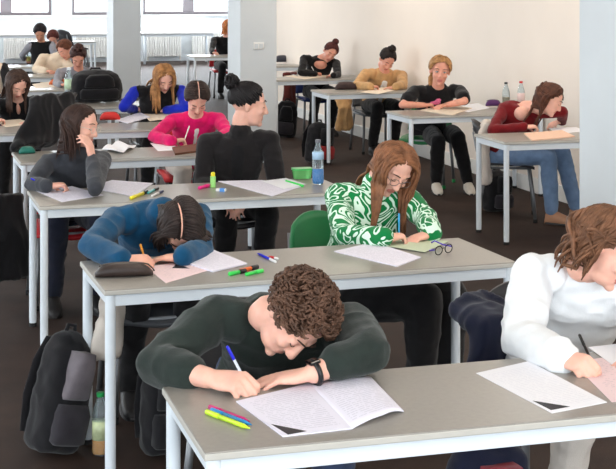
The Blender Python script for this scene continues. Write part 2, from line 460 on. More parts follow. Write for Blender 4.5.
# ------------------------------------------------------------------ chairs
M_tube = mat('grey steel tube', (120,122,125), 0.4, metal=0.6)
def make_chair(colname, rgb, capcol):
    r = empty('chair', (0,0,0))
    pm = plastic('chair '+colname, rgb, 0.45)
    def seat(u, v):
        x = (u-.5)*.43*(1-.10*v); y = -.21+.42*v
        return A(x, y, .455+.012*math.cos(2*(u-.5)*math.pi)*-1-.02*(v-.5)**2*0-(.025*max(0, .25-v)*4))
    MB().grid(seat, 10, 10, .02).build('seat', pm, r)
    def back(u, v):
        x = (u-.5)*(.43-.05*v)*(1-.35*max(0, v-.7)**1.0); k = (2*(u-.5))**2
        return A(x, .205+.07*v-.06*k, .50+.30*v-.05*k*v)
    m = MB().grid(back, 12, 8, .001); 
    V = m.verts(); n = len(V)//2; V[n:] = V[:n]+A(0, .018, 0); m.v = [V]
    m.build('backrest', pm, r)
    for s in (-1, 1):
        l = MB().tube([A(s*.19, -.17, .43), A(s*.205, -.2, .2), A(s*.215, -.215, .015)], .0145, 10).build('leg', M_tube, r)
        MB().lathe([(.017, 0), (.017, .03)], (s*.215, -.215, 0), seg=10).build('foot_cap', capcol, l)
        l = MB().tube([A(s*.19, .17, .43), A(s*.205, .215, .2), A(s*.215, .235, .015)], .0145, 10).build('leg', M_tube, r)
        MB().lathe([(.017, 0), (.017, .03)], (s*.215, .235, 0), seg=10).build('foot_cap', capcol, l)
        MB().tube([A(s*.17, .15, .435), A(s*.17, .215, .46), A(s*.165, .245, .56), A(s*.15, .272, .71)], .011, 8).build('back_support', M_tube, r)
    MB().tube([A(-.19,-.17,.43), A(.19,-.17,.43), A(.19,.17,.43), A(-.19,.17,.43), A(-.19,-.17,.43)], .011, 8).build('under_frame', M_tube, r)
    tag(r, '', 'chair')
    return r
CH = {}
CHC = {'red': (178,24,34), 'green': (24,110,62), 'grey': (72,74,78), 'blue': (34,52,110), 'dark': (44,44,48)}
def chair(kind, x, y, rz, label):
    if kind not in CH:
        o = CH[kind] = make_chair(kind, CHC[kind], plastic('cap green', (40,150,80)) if kind == 'green' else M_cap)
    else: o = copy_thing(CH[kind], (0,0,0), 0, label)
    o['label'] = label; o.location = (x, y, 0); o.rotation_euler = (0, 0, rz)
    return o

# ------------------------------------------------------------------ people
M_eye = mat('eye white', (225,222,216), 0.25); M_iris = mat('iris', (70,80,78), 0.2); M_dark = mat('dark lash', (40,28,24), 0.6)
M_lip = mat('lips', (196,118,108), 0.45, var=0.05); M_lipm = mat('pale lips', (206,144,128), 0.5, var=0.05)
CR_C, CR_R = A(0, .014, .034), A(.079, .099, .086)      # scalp ellipsoid in the head's frame
def headpieces(mb, C, R, female):
    w = lambda *p: C+R@A(*p)
    mb.ell(w(0, .014, .034), (.077, .097, .085), R, 20, 14)
    mb.ell(w(0, -.030, -.025), (.061, .060, .085), R, 20, 14)
    mb.ell(w(0, -.032, -.074), (.050 if female else .055, .052, .040), R)
    mb.ell(w(0, -.072, -.099), (.020, .018, .016), R)
    mb.cap(w(0, -.086, .014), w(0, -.106, -.030), .0085, .012)
    mb.ell(w(.011, -.098, -.034), (.009, .010, .008), R, 10, 8); mb.ell(w(-.011, -.098, -.034), (.009, .010, .008), R, 10, 8)
    mb.cap(w(-.046, -.070, .030), w(-.014, -.083, .026), .009, .009); mb.cap(w(.046, -.070, .030), w(.014, -.083, .026), .009, .009)
    for s in (-1, 1):
        mb.ell(w(s*.040, -.064, -.026), (.022, .022, .020), R, 12, 8)
        mb.ell(w(s*.031, -.0755, .006), (.0155, .0115, .0115), R, 12, 8)      # eyelid bulge
        mb.ell(w(s*.079, .010, -.006), (.010, .019, .031), R@rotm('z', -s*.35), 12, 10)
    mb.cap(w(-.017, -.081, -.060), w(.017, -.081, -.060), .0075, .0075); mb.cap(w(-.014, -.080, -.071), w(.014, -.080, -.071), .0085, .0085)
    mb.cap(w(0, .020, -.045), w(0, .034, -.100), .056, .053)
POSES = {'write': ((48, 58, 30), (58, 62, 35), (66, 66, 40), (72, 68, 40)), 'flat': ((8, 14, 10), (10, 16, 12), (12, 18, 12), (16, 20, 14)),
         'relax': ((25, 30, 20), (28, 34, 22), (32, 36, 24), (36, 38, 26)), 'fist': ((70, 85, 50), (74, 88, 50), (78, 88, 50), (80, 88, 50)),
         'cheek': ((40, 70, 40), (45, 75, 40), (50, 78, 40), (55, 80, 40))}
def hand(mb, wr, d, n, side, pose, sc=1.0):
    """palm, four fingers, thumb. d: wrist to knuckles, n: out of the palm"""
    d = nz(d); n = nz(n-d*np.dot(n, d)); s = np.cross(d, n)*(1 if side == 'R' else -1)
    q = lambda a, b, c: wr+(d*a+s*b+n*c)*sc
    k = sc
    mb.loft([(q(-.03,0,0), s*.026*k, n*.020*k), (q(0,0,0), s*.027*k, n*.019*k), (q(.035,.002,.003), s*.038*k, n*.018*k), (q(.072,0,0), s*.042*k, n*.014*k), (q(.090,0,-.001), s*.036*k, n*.010*k)], 14, pw=.85)
    base = [(.088, .031), (.093, .010), (.088, -.011), (.079, -.030)]
    lens = [(.043, .026, .021), (.047, .029, .022), (.043, .027, .021), (.034, .021, .019)]
    rad = [(.0092, .0082, .0074), (.0094, .0084, .0075), (.0089, .0079, .0071), (.0079, .0070, .0064)]
    tips = []
    for i in range(4):
        p = q(base[i][0], base[i][1], -.001); a = 0.0; pts = [q(base[i][0]-.03, base[i][1]*.9, 0), p]
        sp = (1.5-i)*.05*(1 if pose in ('flat', 'relax') else .3)
        for j in range(3):
            a += math.radians(POSES[pose][i][j])
            v = nz((d*math.cos(a)+n*math.sin(a))+s*sp); p = p+v*lens[i][j]*sc; pts.append(p)
        r = [.0098*k, rad[i][0]*k, rad[i][0]*k*.97, rad[i][1]*k, rad[i][2]*k]
        mb.chain(pts, r, 10); tips.append(p)
    t0 = q(.022, .020, .006)
    if pose in ('flat', 'relax'): t1 = q(.058, .052, .010); t2 = q(.094, .060, .014)
    elif pose == 'cheek': t1 = q(.06, .045, .012); t2 = q(.088, .030, .03)
    else: t1 = q(.060, .040, .030); t2 = tips[0]+nz(t0-tips[0])*.010+s*.006*sc
    mb.chain([t0, t1, t2], [.0145*k, .0115*k, .0088*k], 10)
    return tips, (tips[0]+t2)/2

def limb_ik(S, Wp, l1, l2, pole):
    v = Wp-S; D = np.linalg.norm(v); D2 = min(D, (l1+l2)*.995); u = nz(v)
    a = (l1*l1-l2*l2+D2*D2)/(2*D2); h = math.sqrt(max(1e-6, l1*l1-a*a)); p = nz(pole-u*np.dot(pole, u))
    return S+u*a*(D/D2)+p*h

PEOPLE = {}
def person(key, label, ty, head, face, sR, sL, aR, aL, skin, top, bottom, hips=None, legs=None, female=True, vox=.008, shoes=None,
           sleeveR=1.0, sleeveL=1.0, hscale=1.0, front=None, scoop=None, collar=0.0, brows=(60,42,34), eyes=False, loose=0.0,
           toplabel=None, topname='sweater', seat_z=.55, wr_amp=.006, wide=1.0, hem=None, undersleeve=None, hsize=.93):
    """head, shoulders: (px, py, y) photo point and depth; arms: dict(wr, kn, el, pose, n)"""
    C = aty(*head); yaw, pit, rol = [math.radians(a) for a in face]
    R = rotm('z', yaw)@rotm('x', pit)@rotm('y', rol)
    R = R*1.0; HS = hscale
    SR, SL = aty(*sR), aty(*sL); S = (SR+SL)/2; ax = nz(SL-SR)
    if hips is None: H = A(S[0]*.9+.1*C[0], max(S[1]+math.sqrt(max(.006, (.43 if female else .47)**2-(S[2]-seat_z)**2)), ty+.24), seat_z)
    else: H = np.asarray(hips, float)
    org = A(H[0], H[1], 0)
    up = nz(S-H); fw = nz(np.cross(up, ax)); 
    if fw[1] > 0 and abs(yaw) < 1.2: pass
    arms = {}
    for sd, a, Sx, fr in (('R', aR, SR, sleeveR), ('L', aL, SL, sleeveL)):
        wp = a['wr']; wr = np.asarray(wp[1:], float) if wp[0] == 'w' else atz(*wp)
        kp = a['kn']; kn = np.asarray(kp[1:], float) if kp[0] == 'w' else atz(*kp)
        out = -1 if sd == 'R' else 1
        if a.get('el') is not None:
            e = a['el']
            if e[0] == 'w': el = np.asarray(e[1:], float)
            else:      # along the sight line of the elbow: the depth that suits an arm's length best
                best = None
                for dy in np.linspace(-.36, .12, 49):
                    q = aty(e[0], e[1], Sx[1]+dy); 
                    cost = (np.linalg.norm(q-Sx)-.285)**2+.6*(np.linalg.norm(q-wr)-.25)**2+.05*(q[1]-e[2])**2+(max(0, .79-q[2])*1.5)**2*(1 if wr[2] > .7 else 0)
                    if best is None or cost < best[0]: best = (cost, q)
                el = best[1]
            el = el-ax*out*.028
            fl = np.linalg.norm(wr-el)
            if fl > .285 or fl < .19:
                nw = el+nz(wr-el)*np.clip(fl, .19, .27); nw[2] = wr[2]; kn = kn+nw-wr; wr = nw
        else:
            el = limb_ik(Sx, wr, .285, .245, ax*out*.8+A(0, .25, -.6))
        arms[sd] = (Sx, el, wr, nz(kn-wr), a.get('n', A(0, 0, -1)), a.get('pose', 'relax'), fr)
        if DEBUG: print(key, sd, 'upper %.2f fore %.2f' % (np.linalg.norm(el-Sx), np.linalg.norm(wr-el)), 'wr', np.round(wr, 2), 'el', np.round(el, 2))
    if DEBUG: print(key, 'head', np.round(C, 2), 'should %.2f neck %.2f torso %.2f' % (np.linalg.norm(SR-SL), np.linalg.norm(C-S), np.linalg.norm(S-H)), 'hip', np.round(H, 2))
    # torso sections
    back = nz(np.cross(ax, up))          # points to the sitter's back
    if back[1] < 0 and abs(yaw) < 9: back = -back if np.dot(back, R@A(0, 1, 0)) < -.2 else back
    N = S+up*.045+back*.005+(C-S)*.10
    hipax = nz(A(ax[0], ax[1], 0)*.7+A(.3, 0, 0)) if legs is None else nz(A(ax[0], ax[1], 0))
    mid = (H+S)/2+back*.05
    g = .0 if not female else -.012
    def torso(mb, grow):
        secs = []
        prof = [(0, .168, .112), (.12, .165, .115), (.35, .142+g, .105), (.6, .160+g, .118), (.8, .178+g, .112), (.93, .165+g, .088), (1.0, .120, .070)]
        for (t, a, b) in prof:
            c = H*(1-t)**2+2*mid*t*(1-t)+S*t*t
            tg = nz(2*(1-t)*(mid-H)+2*t*(S-mid)); aa = nz(hipax*(1-t)+ax*t); aa = nz(aa-tg*np.dot(aa, tg)); bb = np.cross(tg, aa)
            secs.append((c+up*.02*t, aa*(a+grow), bb*(b+grow*.8)))
        secs.append((N-up*.012, nz(ax)*(.070+grow*.6), nz(np.cross(up, ax))*(.062+grow*.6)))
        mb.loft(secs, 24, pw=.92)
        return secs
    bm = MB(); secs = torso(bm, -.028)
    headpieces(bm, C, R*HS, female)
    nb = C+R@A(0, .034, -.085)*HS
    bm.cap(N-up*.03, nb, .058 if female else .064, .053 if female else .058); 
    pinch = {}
    for sd in 'RL':
        Sx, el, wr, d, n, pose, fr = arms[sd]
        fa = nz(wr-el)
        bm.chain([Sx, el, el+(wr-el)*.35, wr], [.046*(.9 if female else 1), .036*(.9 if female else 1), .037*(.92 if female else 1), .025 if female else .030], 12)
        tips, pinch[sd] = hand(bm, wr+d*.012, d, n, sd, pose, hsize if female else 1.06)
    if scoop:      # bare upper chest inside a wide neckline
        fwd = -np.cross(nz(secs[4][2]), 0) if False else -nz(secs[4][2])
        fwd = fwd if np.dot(fwd, R@A(0, -1, 0)) > -.3 and fwd[1] < .3 else -fwd
        bm.ell(S+fwd*scoop[0]-up*scoop[1], (scoop[2], .05, scoop[3]), np.array([ax, -fwd, nz(np.cross(ax, -fwd))]).T)
    # legs
    if legs is None:
        legs = {}
        for sd, o in (('R', -1), ('L', 1)):
            hp = H+hipax*.09*o+A(0, 0, -.01); kn = hp+A(o*.03, -.40, .0); an = kn+A(0, .17, -.43)
            an[2] = .095; legs[sd] = (hp, kn, an)
    for sd in 'RL':
        hp, kn, an = legs[sd]; bm.chain([hp, kn, kn+(an-kn)*.3, an], [.066, .048, .050, .034], 12)
    me, V = remesh(bm, vox, 3)
    # lips: faces in the mouth's place take the lip colour
    n = len(me.polygons); pc = np.zeros(n*3); me.polygons.foreach_get('center', pc); L = (pc.reshape(-1, 3)-C)@R/HS
    lipm = (np.abs(L[:, 0]) < .0235-.35*np.abs(L[:, 2]+.0655)) & (np.abs(L[:, 2]+.0655) < .0125) & (L[:, 1] < -.074)
    me.polygons.foreach_set('material_index', lipm.astype(int).tolist())
    V2 = V-org; me.vertices.foreach_set('co', V2.ravel()); me.update()
    root = obj('person', me, [skin, M_lip if female else M_lipm]); root.location = org; root['_w'] = 1
    tag(root, label, 'person')
    # clothes
    tb = MB(); torso(tb, loose*.5)
    if collar: tb.cap(N-up*.03, N+(nb-N)*collar, .070, .066)
    if hem: tb.loft([(H+A(0,0,-.03), hipax*(.185+loose), nz(np.cross(up, hipax))*.135), (H+(mid-H)*.5, hipax*(.175+loose), nz(np.cross(up, hipax))*.13)], 20)
    for sd in 'RL':
        ub = MB() if undersleeve else tb
        Sx, el, wr, d, n, pose, fr = arms[sd]; w = loose; q_ = .90 if female else 1.0
        tb.cap(Sx+(S-Sx)*.3, Sx, .060+w*.5, (.055+w*.6)*q_)
        if fr >= 0:
            e = el+(wr-el)*fr
            ub.chain([Sx, Sx+(el-Sx)*.55, el, el+(wr-el)*fr*.5, e], [(.058+w*.7)*q_, (.052+w)*q_, (.046+w)*q_, (.044+w)*q_, .036+w*.7 if fr > .8 else .043+w*.7], 14)
            ub.cap(e-nz(wr-el)*.02, e, .036+w*.7 if fr > .8 else .044+w*.7, .035+w*.6 if fr > .8 else .044+w*.7)
        else: tb.chain([Sx, Sx+(el-Sx)*(-fr)], [(.058+w*.8)*q_, (.062+w)*q_], 14)
        if undersleeve:
            sme, sV = remesh(ub, max(vox, .0065), 3); sV = wrinkle(sme, sV, wr_amp, 7.0)-org
            sme.vertices.foreach_set('co', sV.ravel()); sme.update(); obj('sleeve', sme, undersleeve, root)
    tme, tV = remesh(tb, max(vox, .0065), 3)
    tV = wrinkle(tme, tV, wr_amp, 7.0, (1, 1, 1.6), hash(label) % 97 if False else len(label)*1.7)
    tV = tV-org; tme.vertices.foreach_set('co', tV.ravel()); tme.update()
    to = obj(topname, tme, top, root)
    if toplabel: to['label'] = toplabel
    if front:      # strip of the top worn under an open jacket
        fm, fwid, dep = front; f2 = MB(); ss = []
        for (c, a, b) in secs[1:-1]:
            fd = -b if np.dot(-b, R@A(0, -1, 0)) > np.dot(b, R@A(0, -1, 0)) or b[1] > 0 else b
            fd = fd if fd[1] < .6*np.linalg.norm(fd) else -fd
            rr = np.linalg.norm(b)+.028+loose*.35
            ss.append((c+nz(fd)*(rr-.03+dep), nz(a)*fwid*(.55+.45*len(ss)/5), nz(b)*.034))
        f2.loft(ss[:-1]+[(ss[-1][0]-up*.01, ss[-1][1]*.8, ss[-1][2])], 18)
        fme, fV = remesh(f2, max(vox, .0065), 3); fV = fV-org; fme.vertices.foreach_set('co', fV.ravel()); fme.update(); obj('shirt', fme, fm, root)
    lb = MB(); lb.loft([(H+A(0,0,.09), hipax*.15, nz(np.cross(up, hipax))*.105), (H, hipax*.178, nz(np.cross(up, hipax))*.125), (H+A(0,0,-.07), hipax*.165, nz(np.cross(A(0,0,1), hipax))*.12)], 20)
    for sd in 'RL':
        hp, kn, an = legs[sd]; lb.chain([hp, hp+(kn-hp)*.5, kn, kn+(an-kn)*.35, an+(kn-an)*.04], [.086, .079*(1+(wide-1)*.5), .066*wide, .064*wide, .050*wide], 14)
    lme, lV = remesh(lb, max(vox, .008), 3); lV = wrinkle(lme, lV, .006, 8.0)-org
    lme.vertices.foreach_set('co', lV.ravel()); lme.update(); obj('trousers', lme, bottom, root)
    for sd, o in (('R', -1), ('L', 1)):
        hp, kn, an = legs[sd]; f = kn-hp; f[2] = 0; f = nz(f); sx = np.cross(f, A(0,0,1))
        sh = MB(); z = an[2]-.095
        sh.loft([(A(an[0], an[1], z+.012)-f*.055+f*.0, sx*.030, f*.0+A(0,0,.012)), (A(an[0], an[1], z+.045)-f*.045, sx*.036, A(0,0,.045)), (A(an[0], an[1], z+.055)+f*.02, sx*.040, A(0,0,.055)),
                 (A(an[0], an[1], z+.040)+f*.10, sx*.046, A(0,0,.040)), (A(an[0], an[1], z+.028)+f*.165, sx*.042, A(0,0,.028)), (A(an[0], an[1], z+.018)+f*.195, sx*.024, A(0,0,.018))], 16, pw=.8)
        so = sh.build('shoe', shoes or M_shoe, root)
        MB().loft([(A(an[0], an[1], z+t)+f*.068, sx*.047, f*.130) for t in (.001, .016)], 18, pw=.8).build('sole', M_sole, so, org=org)
    # face details
    w = lambda *p: C+R@A(*p)*HS
    eb = mat('brow %d %d %d' % brows, brows, 0.8)
    for s in (-1, 1):
        MB().tube([w(s*.050, -.075, .030), w(s*.034, -.0905, .036), w(s*.016, -.094, .032)], [.0016, .0030, .0024], 6).build('eyebrow', eb, root)
        if eyes:
            e = MB().ell(w(s*.031, -.0775, .006), (.0135, .0115, .0078), R).build('eye', M_eye, root)
            MB().ell(w(s*.031, -.0875, .006), (.0058, .0025, .0058), R, 12, 8).build('iris', M_iris, e, org=org)
            MB().tube([w(s*.046, -.079, .008), w(s*.038, -.0885, .0135), w(s*.028, -.0895, .0135), w(s*.017, -.083, .007)], .0016, 6).build('eyelash', M_dark, root)
        else:
            MB().tube([w(s*.045, -.079, .001), w(s*.037, -.0868, -.002), w(s*.027, -.0875, -.002), w(s*.018, -.083, .001)], .0014, 6).build('eyelash', M_dark, root)
    PEOPLE[key] = dict(root=root, C=C, R=R, HS=HS, S=S, SR=SR, SL=SL, H=H, N=N, up=up, arms=arms, pinch=pinch, org=org, fw=fw)
    return PEOPLE[key]
M_shoe = mat('dark shoe', (35,33,34), 0.5, var=.1); M_sole = mat('dark sole', (58,56,56), 0.7); M_shoew = mat('white sneaker', (226,218,206), 0.6, var=.05)

# ---- hair
def has_hair(u, line=0.0):
    y = u[1]
    thr = -.42 if y > .15 else (-.42+(.15-y)/.45*.57 if y > -.30 else .15+(-.30-y)/.5*.5)
    if y < -.15: thr += .06-.75*max(0, abs(u[0])-.25)**1.3     # arched hairline, lower at the temples
    return u[2] > thr+line
def fib(n):
    o = []
    for i in range(n):
        z = 1-2*(i+.5)/n; r = math.sqrt(1-z*z); t = i*2.399963
        o.append(A(r*math.cos(t), r*math.sin(t), z))
    return o
def hair(P, style, m, length=.3, part=0.0, n=170, bun=(0, .55, .8), bunr=.038, lr=.0105, curl=0.0, seed=1, line=0.0, combback=.5, bunmat=None, vol=1.0, grav=.35, keepface=.062, behind=False, lift=.4):
    rng = random.Random(seed)
    C, R, HS, org, root = P['C'], P['R'], P['HS'], P['org'], P['root']
    cr = CR_R*vol
    wv = lambda l: C+R@np.asarray(l)*HS
    mb = MB()
    # close cap over the scalp
    nu, nv = 28, 18; V = []; ok = []
    for j in range(nv+1):
        ph = math.pi*(j/nv)-math.pi/2
        for i in range(nu):
            th = 2*math.pi*i/nu; u = A(math.cos(ph)*math.cos(th), math.cos(ph)*math.sin(th), math.sin(ph))
            V.append(wv(CR_C+u*(cr*.998+.001))); ok.append(has_hair(u, line))
    Fc = []
    for j in range(nv):
        for i in range(nu):
            q = [j*nu+i, j*nu+(i+1) % nu, (j+1)*nu+(i+1) % nu, (j+1)*nu+i]
            if sum(ok[k] for k in q) >= 3: Fc.append(q)
    mb.add(V, Fc)
    g = R.T@A(0, 0, -1)        # down, seen in the head's frame
    S, SR, SL, up = P['S'], P['SR'], P['SL'], P['up']
    caps = [(SR, SL, .088), (S-up*.02, P['H'], .135), (SR, P['arms']['R'][1], .060), (SL, P['arms']['L'][1], .060)]
    roots = [u for u in fib(int(n*1.9)) if has_hair(u, line)]
    bu = nz(A(*bun))
    for u in roots:
        p = CR_C+u*cr; nrm = nz(u/cr); pts = [p-nrm*.004]
        k = rng.uniform(.85, 1.15)
        if style == 'bun' or style == 'tied':
            u2 = nz(u+A(rng.uniform(-.04,.04), rng.uniform(-.04,.04), rng.uniform(-.04,.04)))
            pts = []
            for t in np.linspace(0, 1, 8):
                d = u2*(1-t)+bu*t
                if np.linalg.norm(d) < .25: d = d+A(.3, 0, .2)
                d = nz(d); pts.append(CR_C+d*(cr*(1.0+.05*math.sin(math.pi*t)*k)))
            mb.tube([wv(q) for q in pts], [lr*.5*HS]+[lr*k*HS]*5+[lr*.8*HS, lr*.5*HS], 6); continue
        if style == 'parted':
            sd = 1 if u[0] >= part else -1
            u2 = nz(u+A(rng.uniform(-.03,.03), rng.uniform(-.03,.03), rng.uniform(-.03,.03))); sp = A(sd*1.0, .12+max(-.25, min(.5, u[1]*.4)), .0)
            pts = []
            for t in np.linspace(0, 1, 10):
                d = nz(u2*(1-t)**2+sp*2*t*(1-t)+bu*t*t); pts.append(CR_C+d*(cr*(1.0+.07*math.sin(math.pi*t)*k)))
            q0 = pts[-1]; e_ = A(rng.uniform(-.035, .035), rng.uniform(-.01, .03), 0)
            tail = [q0+(g*tt+e_*min(1, tt/.06)) for tt in np.linspace(.03, max(.04, length*k), 5)] if length > .05 and rng.random() < .55 else []
            mb.tube([wv(q) for q in pts+tail], [lr*.5*HS]+[lr*k*HS]*7+[lr*.8*HS, lr*.6*HS]+[lr*.9, lr, lr, lr*.8, lr*.3][:len(tail)], 6); continue
        if style == 'short':
            tg = A(rng.gauss(0, 1), rng.gauss(0, .6)+(-.3 if u[2] > .5 else .4), rng.gauss(0, .5)-(.9 if u[2] < .5 else 0)); tg = nz(tg-nrm*np.dot(tg, nrm))
            d = nz(tg+nrm*lift); L = length*k; step = L/5
            if has_hair(u, line+.12) is False: L *= .7; step = L/5
            ax2 = nz(np.cross(d, nrm)+nrm*.3)
            for i in range(5):
                p = p+d*step; pts.append(p)
                d = nz(d+np.cross(ax2, d)*curl*.9+g*.12-nrm*.22)
            mb.tube([wv(q) for q in pts], [lr*.9, lr*1.1, lr*1.0, lr*.85, lr*.6, lr*.25], 6); continue
        # falling hair
        sx = u[0]-part; sd = 1 if sx >= 0 else -1
        d = A(sd*(.9 if abs(u[0]) < .75 else .2), combback, .12 if abs(sx) < .25 else -.25); d = nz(d-nrm*np.dot(d, nrm))
        L = length*k; step = .02; trav = 0; ph = rng.uniform(0, 6.28); wob = curl*(rng.random()+.5)
        while trav < L:
            t = trav/L; f = grav*(.4+1.3*min(1, trav/.12))
            d = nz(d+g*f+A(math.sin(ph+trav*38), math.cos(ph+trav*31), 0)*wob*.22)
            p = p+d*step; trav += step
            q = (p-CR_C)/(cr*1.03); r = np.linalg.norm(q)
            if 1.06 < r < 1.7 and p[2] > -.04: d = nz(d-nz(q/cr)*.24)
            if r < 1: p = CR_C+q/r*cr*1.03; nn = nz(q/r/cr); d = nz(d-nn*min(0, np.dot(d, nn)))
            # stay off the face
            if behind and p[1] < .0 and p[2] < .05: p[1] = .0
            if p[1] < -.02 and p[2] < .05 and abs(p[0]) < keepface:
                p[0] = sd*keepface
            if p[2] < -.02 and abs(p[0]) < .06 and abs(p[1]-.02) < .06: p[1] = .08 if p[1] > 0 else p[1]
            pw = wv(p)
            for (a, b, rr) in caps:
                ab = b-a; tt = np.clip(np.dot(pw-a, ab)/np.dot(ab, ab), 0, 1); cc = a+ab*tt; v = pw-cc; dd = np.linalg.norm(v)
                if rr-.055 < dd < rr: pw = cc+v/dd*rr
            p = R.T@(pw-C)/HS
            pts.append(p)
        m_ = len(pts)
        mb.tube([wv(q) for q in pts], [lr*k*(.8+.35*math.sin(math.pi*min(1, i/(m_*.6))))*(1 if i < m_*.7 else max(.2, 1-(i-m_*.7)/(m_*.3)*.85)) for i in range(m_)], 6)
    ho = mb.build('hair', m, root, org=org)
    if style == 'bun':
        bc = CR_C+bu*(cr+bunr*.62); bb = MB().ell(wv(bc), (bunr*.85,)*3, R)
        for i in range(16):
            a = nz(A(rng.gauss(0,1), rng.gauss(0,1), rng.gauss(0,1))); b = nz(np.cross(a, A(rng.gauss(0,1), rng.gauss(0,1), rng.gauss(0,1)))); rr = bunr*rng.uniform(.8, 1.02)
            bb.tube([wv(bc+(a*math.cos(t)+b*math.sin(t))*rr) for t in np.linspace(0, rng.uniform(2.5, 4.5), 9)], [lr*.3]+[lr*.9]*7+[lr*.2], 6)
        bb.build('hair_bun', bunmat or m, root, org=org)
    return ho
def parting(P, x, m, y0=-.85, y1=.55, k=1.075, r=.0035):
    pts = []
    for t in np.linspace(0, 1, 12):
        y = y0+(y1-y0)*t; z = math.sqrt(max(.02, 1-y*y-x*x)); pts.append(P['C']+P['R']@(CR_C+A(x, y, z)*CR_R*k)*P['HS'])
    MB().tube(pts, [r*.5]+[r]*10+[r*.4], 6).build('hair_parting', m, P['root'], org=P['org'])
def eyeglasses_on(P, m, r=.023):
    w = lambda *p: P['C']+P['R']@A(*p)*P['HS']
    mb = MB()
    for s in (-1, 1):
        mb.tube([w(s*.033+r*math.cos(t), -.103+.10*abs(s*.033+r*math.cos(t))*.6, .002+r*.85*math.sin(t)) for t in np.linspace(0, 2*math.pi, 19)], .0014, 6)
        mb.tube([w(s*.056, -.100, .006), w(s*.076, -.06, .008), w(s*.084, .0, .006), w(s*.082, .02, -.008)], .0015, 6)
    mb.tube([w(-.010, -.102, .006), w(0, -.106, .009), w(.010, -.102, .006)], .0014, 6)
    return mb.build('eyeglasses', m, P['root'], org=P['org'])
def fix_held(P, dx): pass

# ---- everyone in the room
SK1 = skinm('fair', (232,178,158)); SK2 = skinm('light', (228,172,150)); SK3 = skinm('rosy', (224,160,138)); SK4 = skinm('tan', (205,148,120))
F_olive = fabric('dark green knit', (38,46,42)); F_teal = fabric('petrol knit', (14,70,104)); F_white = fabric('white knit', (232,234,236), .04)
F_char = fabric('charcoal', (58,60,66)); F_black = fabric('black', (24,23,25)); F_blazer = fabric('black blazer', (31,28,29)); F_pink = fabric('pink knit', (222,22,104))
F_royal = fabric('royal blue', (20,40,178)); F_wine = fabric('wine red knit', (112,18,24)); F_camel = fabric('camel wool', (196,154,106)); F_cream = fabric('cream fleece', (226,206,182), .06)
F_greym = fabric('grey marl', (140,140,148)); F_denim = fabric('light denim', (112,136,168)); F_navy = fabric('navy', (24,27,46)); F_shirt = fabric('white cotton', (235,232,230), .03)
F_dkden = fabric('dark denim', (52,64,90)); F_beige = fabric('beige cotton', (206,196,186), .06)
def green_knit():
    m = fabric('green patterned knit', (16,120,62)); nt = m.node_tree; b = nt.nodes['Principled BSDF']
    tc = nt.nodes.new('ShaderNodeTexCoord'); n = nt.nodes.new('ShaderNodeTexNoise'); n.inputs['Scale'].default_value = 7.5; n.inputs['Detail'].default_value = 1.0; n.inputs['Distortion'].default_value = 1.6
    nt.links.new(tc.outputs['Object'], n.inputs['Vector'])
    mu = nt.nodes.new('ShaderNodeMath'); mu.operation = 'MULTIPLY'; mu.inputs[1].default_value = 7.0; nt.links.new(n.outputs['Fac'], mu.inputs[0])
    fr = nt.nodes.new('ShaderNodeMath'); fr.operation = 'FRACT'; nt.links.new(mu.outputs[0], fr.inputs[0])
    gt = nt.nodes.new('ShaderNodeMath'); gt.operation = 'GREATER_THAN'; gt.inputs[1].default_value = .58; nt.links.new(fr.outputs[0], gt.inputs[0])
    mx = nt.nodes.new('ShaderNodeMix'); mx.data_type = 'RGBA'; nt.links.new(gt.outputs[0], mx.inputs['Factor'])
    mx.inputs['A'].default_value = (*lin((14,122,64)), 1); mx.inputs['B'].default_value = (*lin((214,238,220)), 1)
    nt.links.new(mx.outputs['Result'], b.inputs['Base Color'])
    return m
F_gknit = green_knit()
F_green = fabric('plain green knit', (16,112,60))

# man writing at the nearest desk
P = person('man', 'man in dark green sweater bent low over nearest desk, writing with blue pen', 3.93,
    (294, 318, 3.98), (4, 63, 38), (214, 318, 4.16), (352, 326, 4.08),
    dict(wr=(208, 378, .785), kn=(258, 384, .79), el=(147, 364, 3.97), pose='write', n=A(.45, .1, -1)),
    dict(wr=(326, 371, .79), kn=(282, 378, .768), el=(378, 352, 3.94), pose='flat', n=A(0, 0, -1)),
    SK1, F_olive, F_dkden, female=False, vox=.005, sleeveR=.62, sleeveL=.58, collar=.35, hips=(1.19, 4.42, .55), loose=.012, wr_amp=.009)
hair(P, 'short', hairm('brown curls', (92,66,52)), length=.056, n=950, lr=.0062, curl=.9, seed=3, vol=1.02, lift=.22, line=.06)
# petrol sweater, left end of second desk
P = person('petrol', 'person in petrol blue sweater, dark-haired head bowed over second desk', 5.8,
    (178, 224, 5.9), (12, 84, 0), (116, 220, 6.12), (198, 216, 6.12),
    dict(wr=(128, 262, .785), kn=(152, 261, .79), el=(84, 246, 5.86), pose='write', n=A(.5, .1, -1)),
    dict(wr=(184, 256, .785), kn=(160, 258, .77), el=(208, 250, 5.9), pose='flat'),
    SK2, F_teal, F_black, vox=.0065, collar=.3, loose=.01)
hair(P, 'long', hairm('dark brown straight', (46,36,33)), length=.15, n=520, lr=.0068, part=-.35, seed=5, grav=.28, combback=.05, keepface=.0)
parting(P, -.38, SK2, y0=-.6, y1=.75, k=1.09)
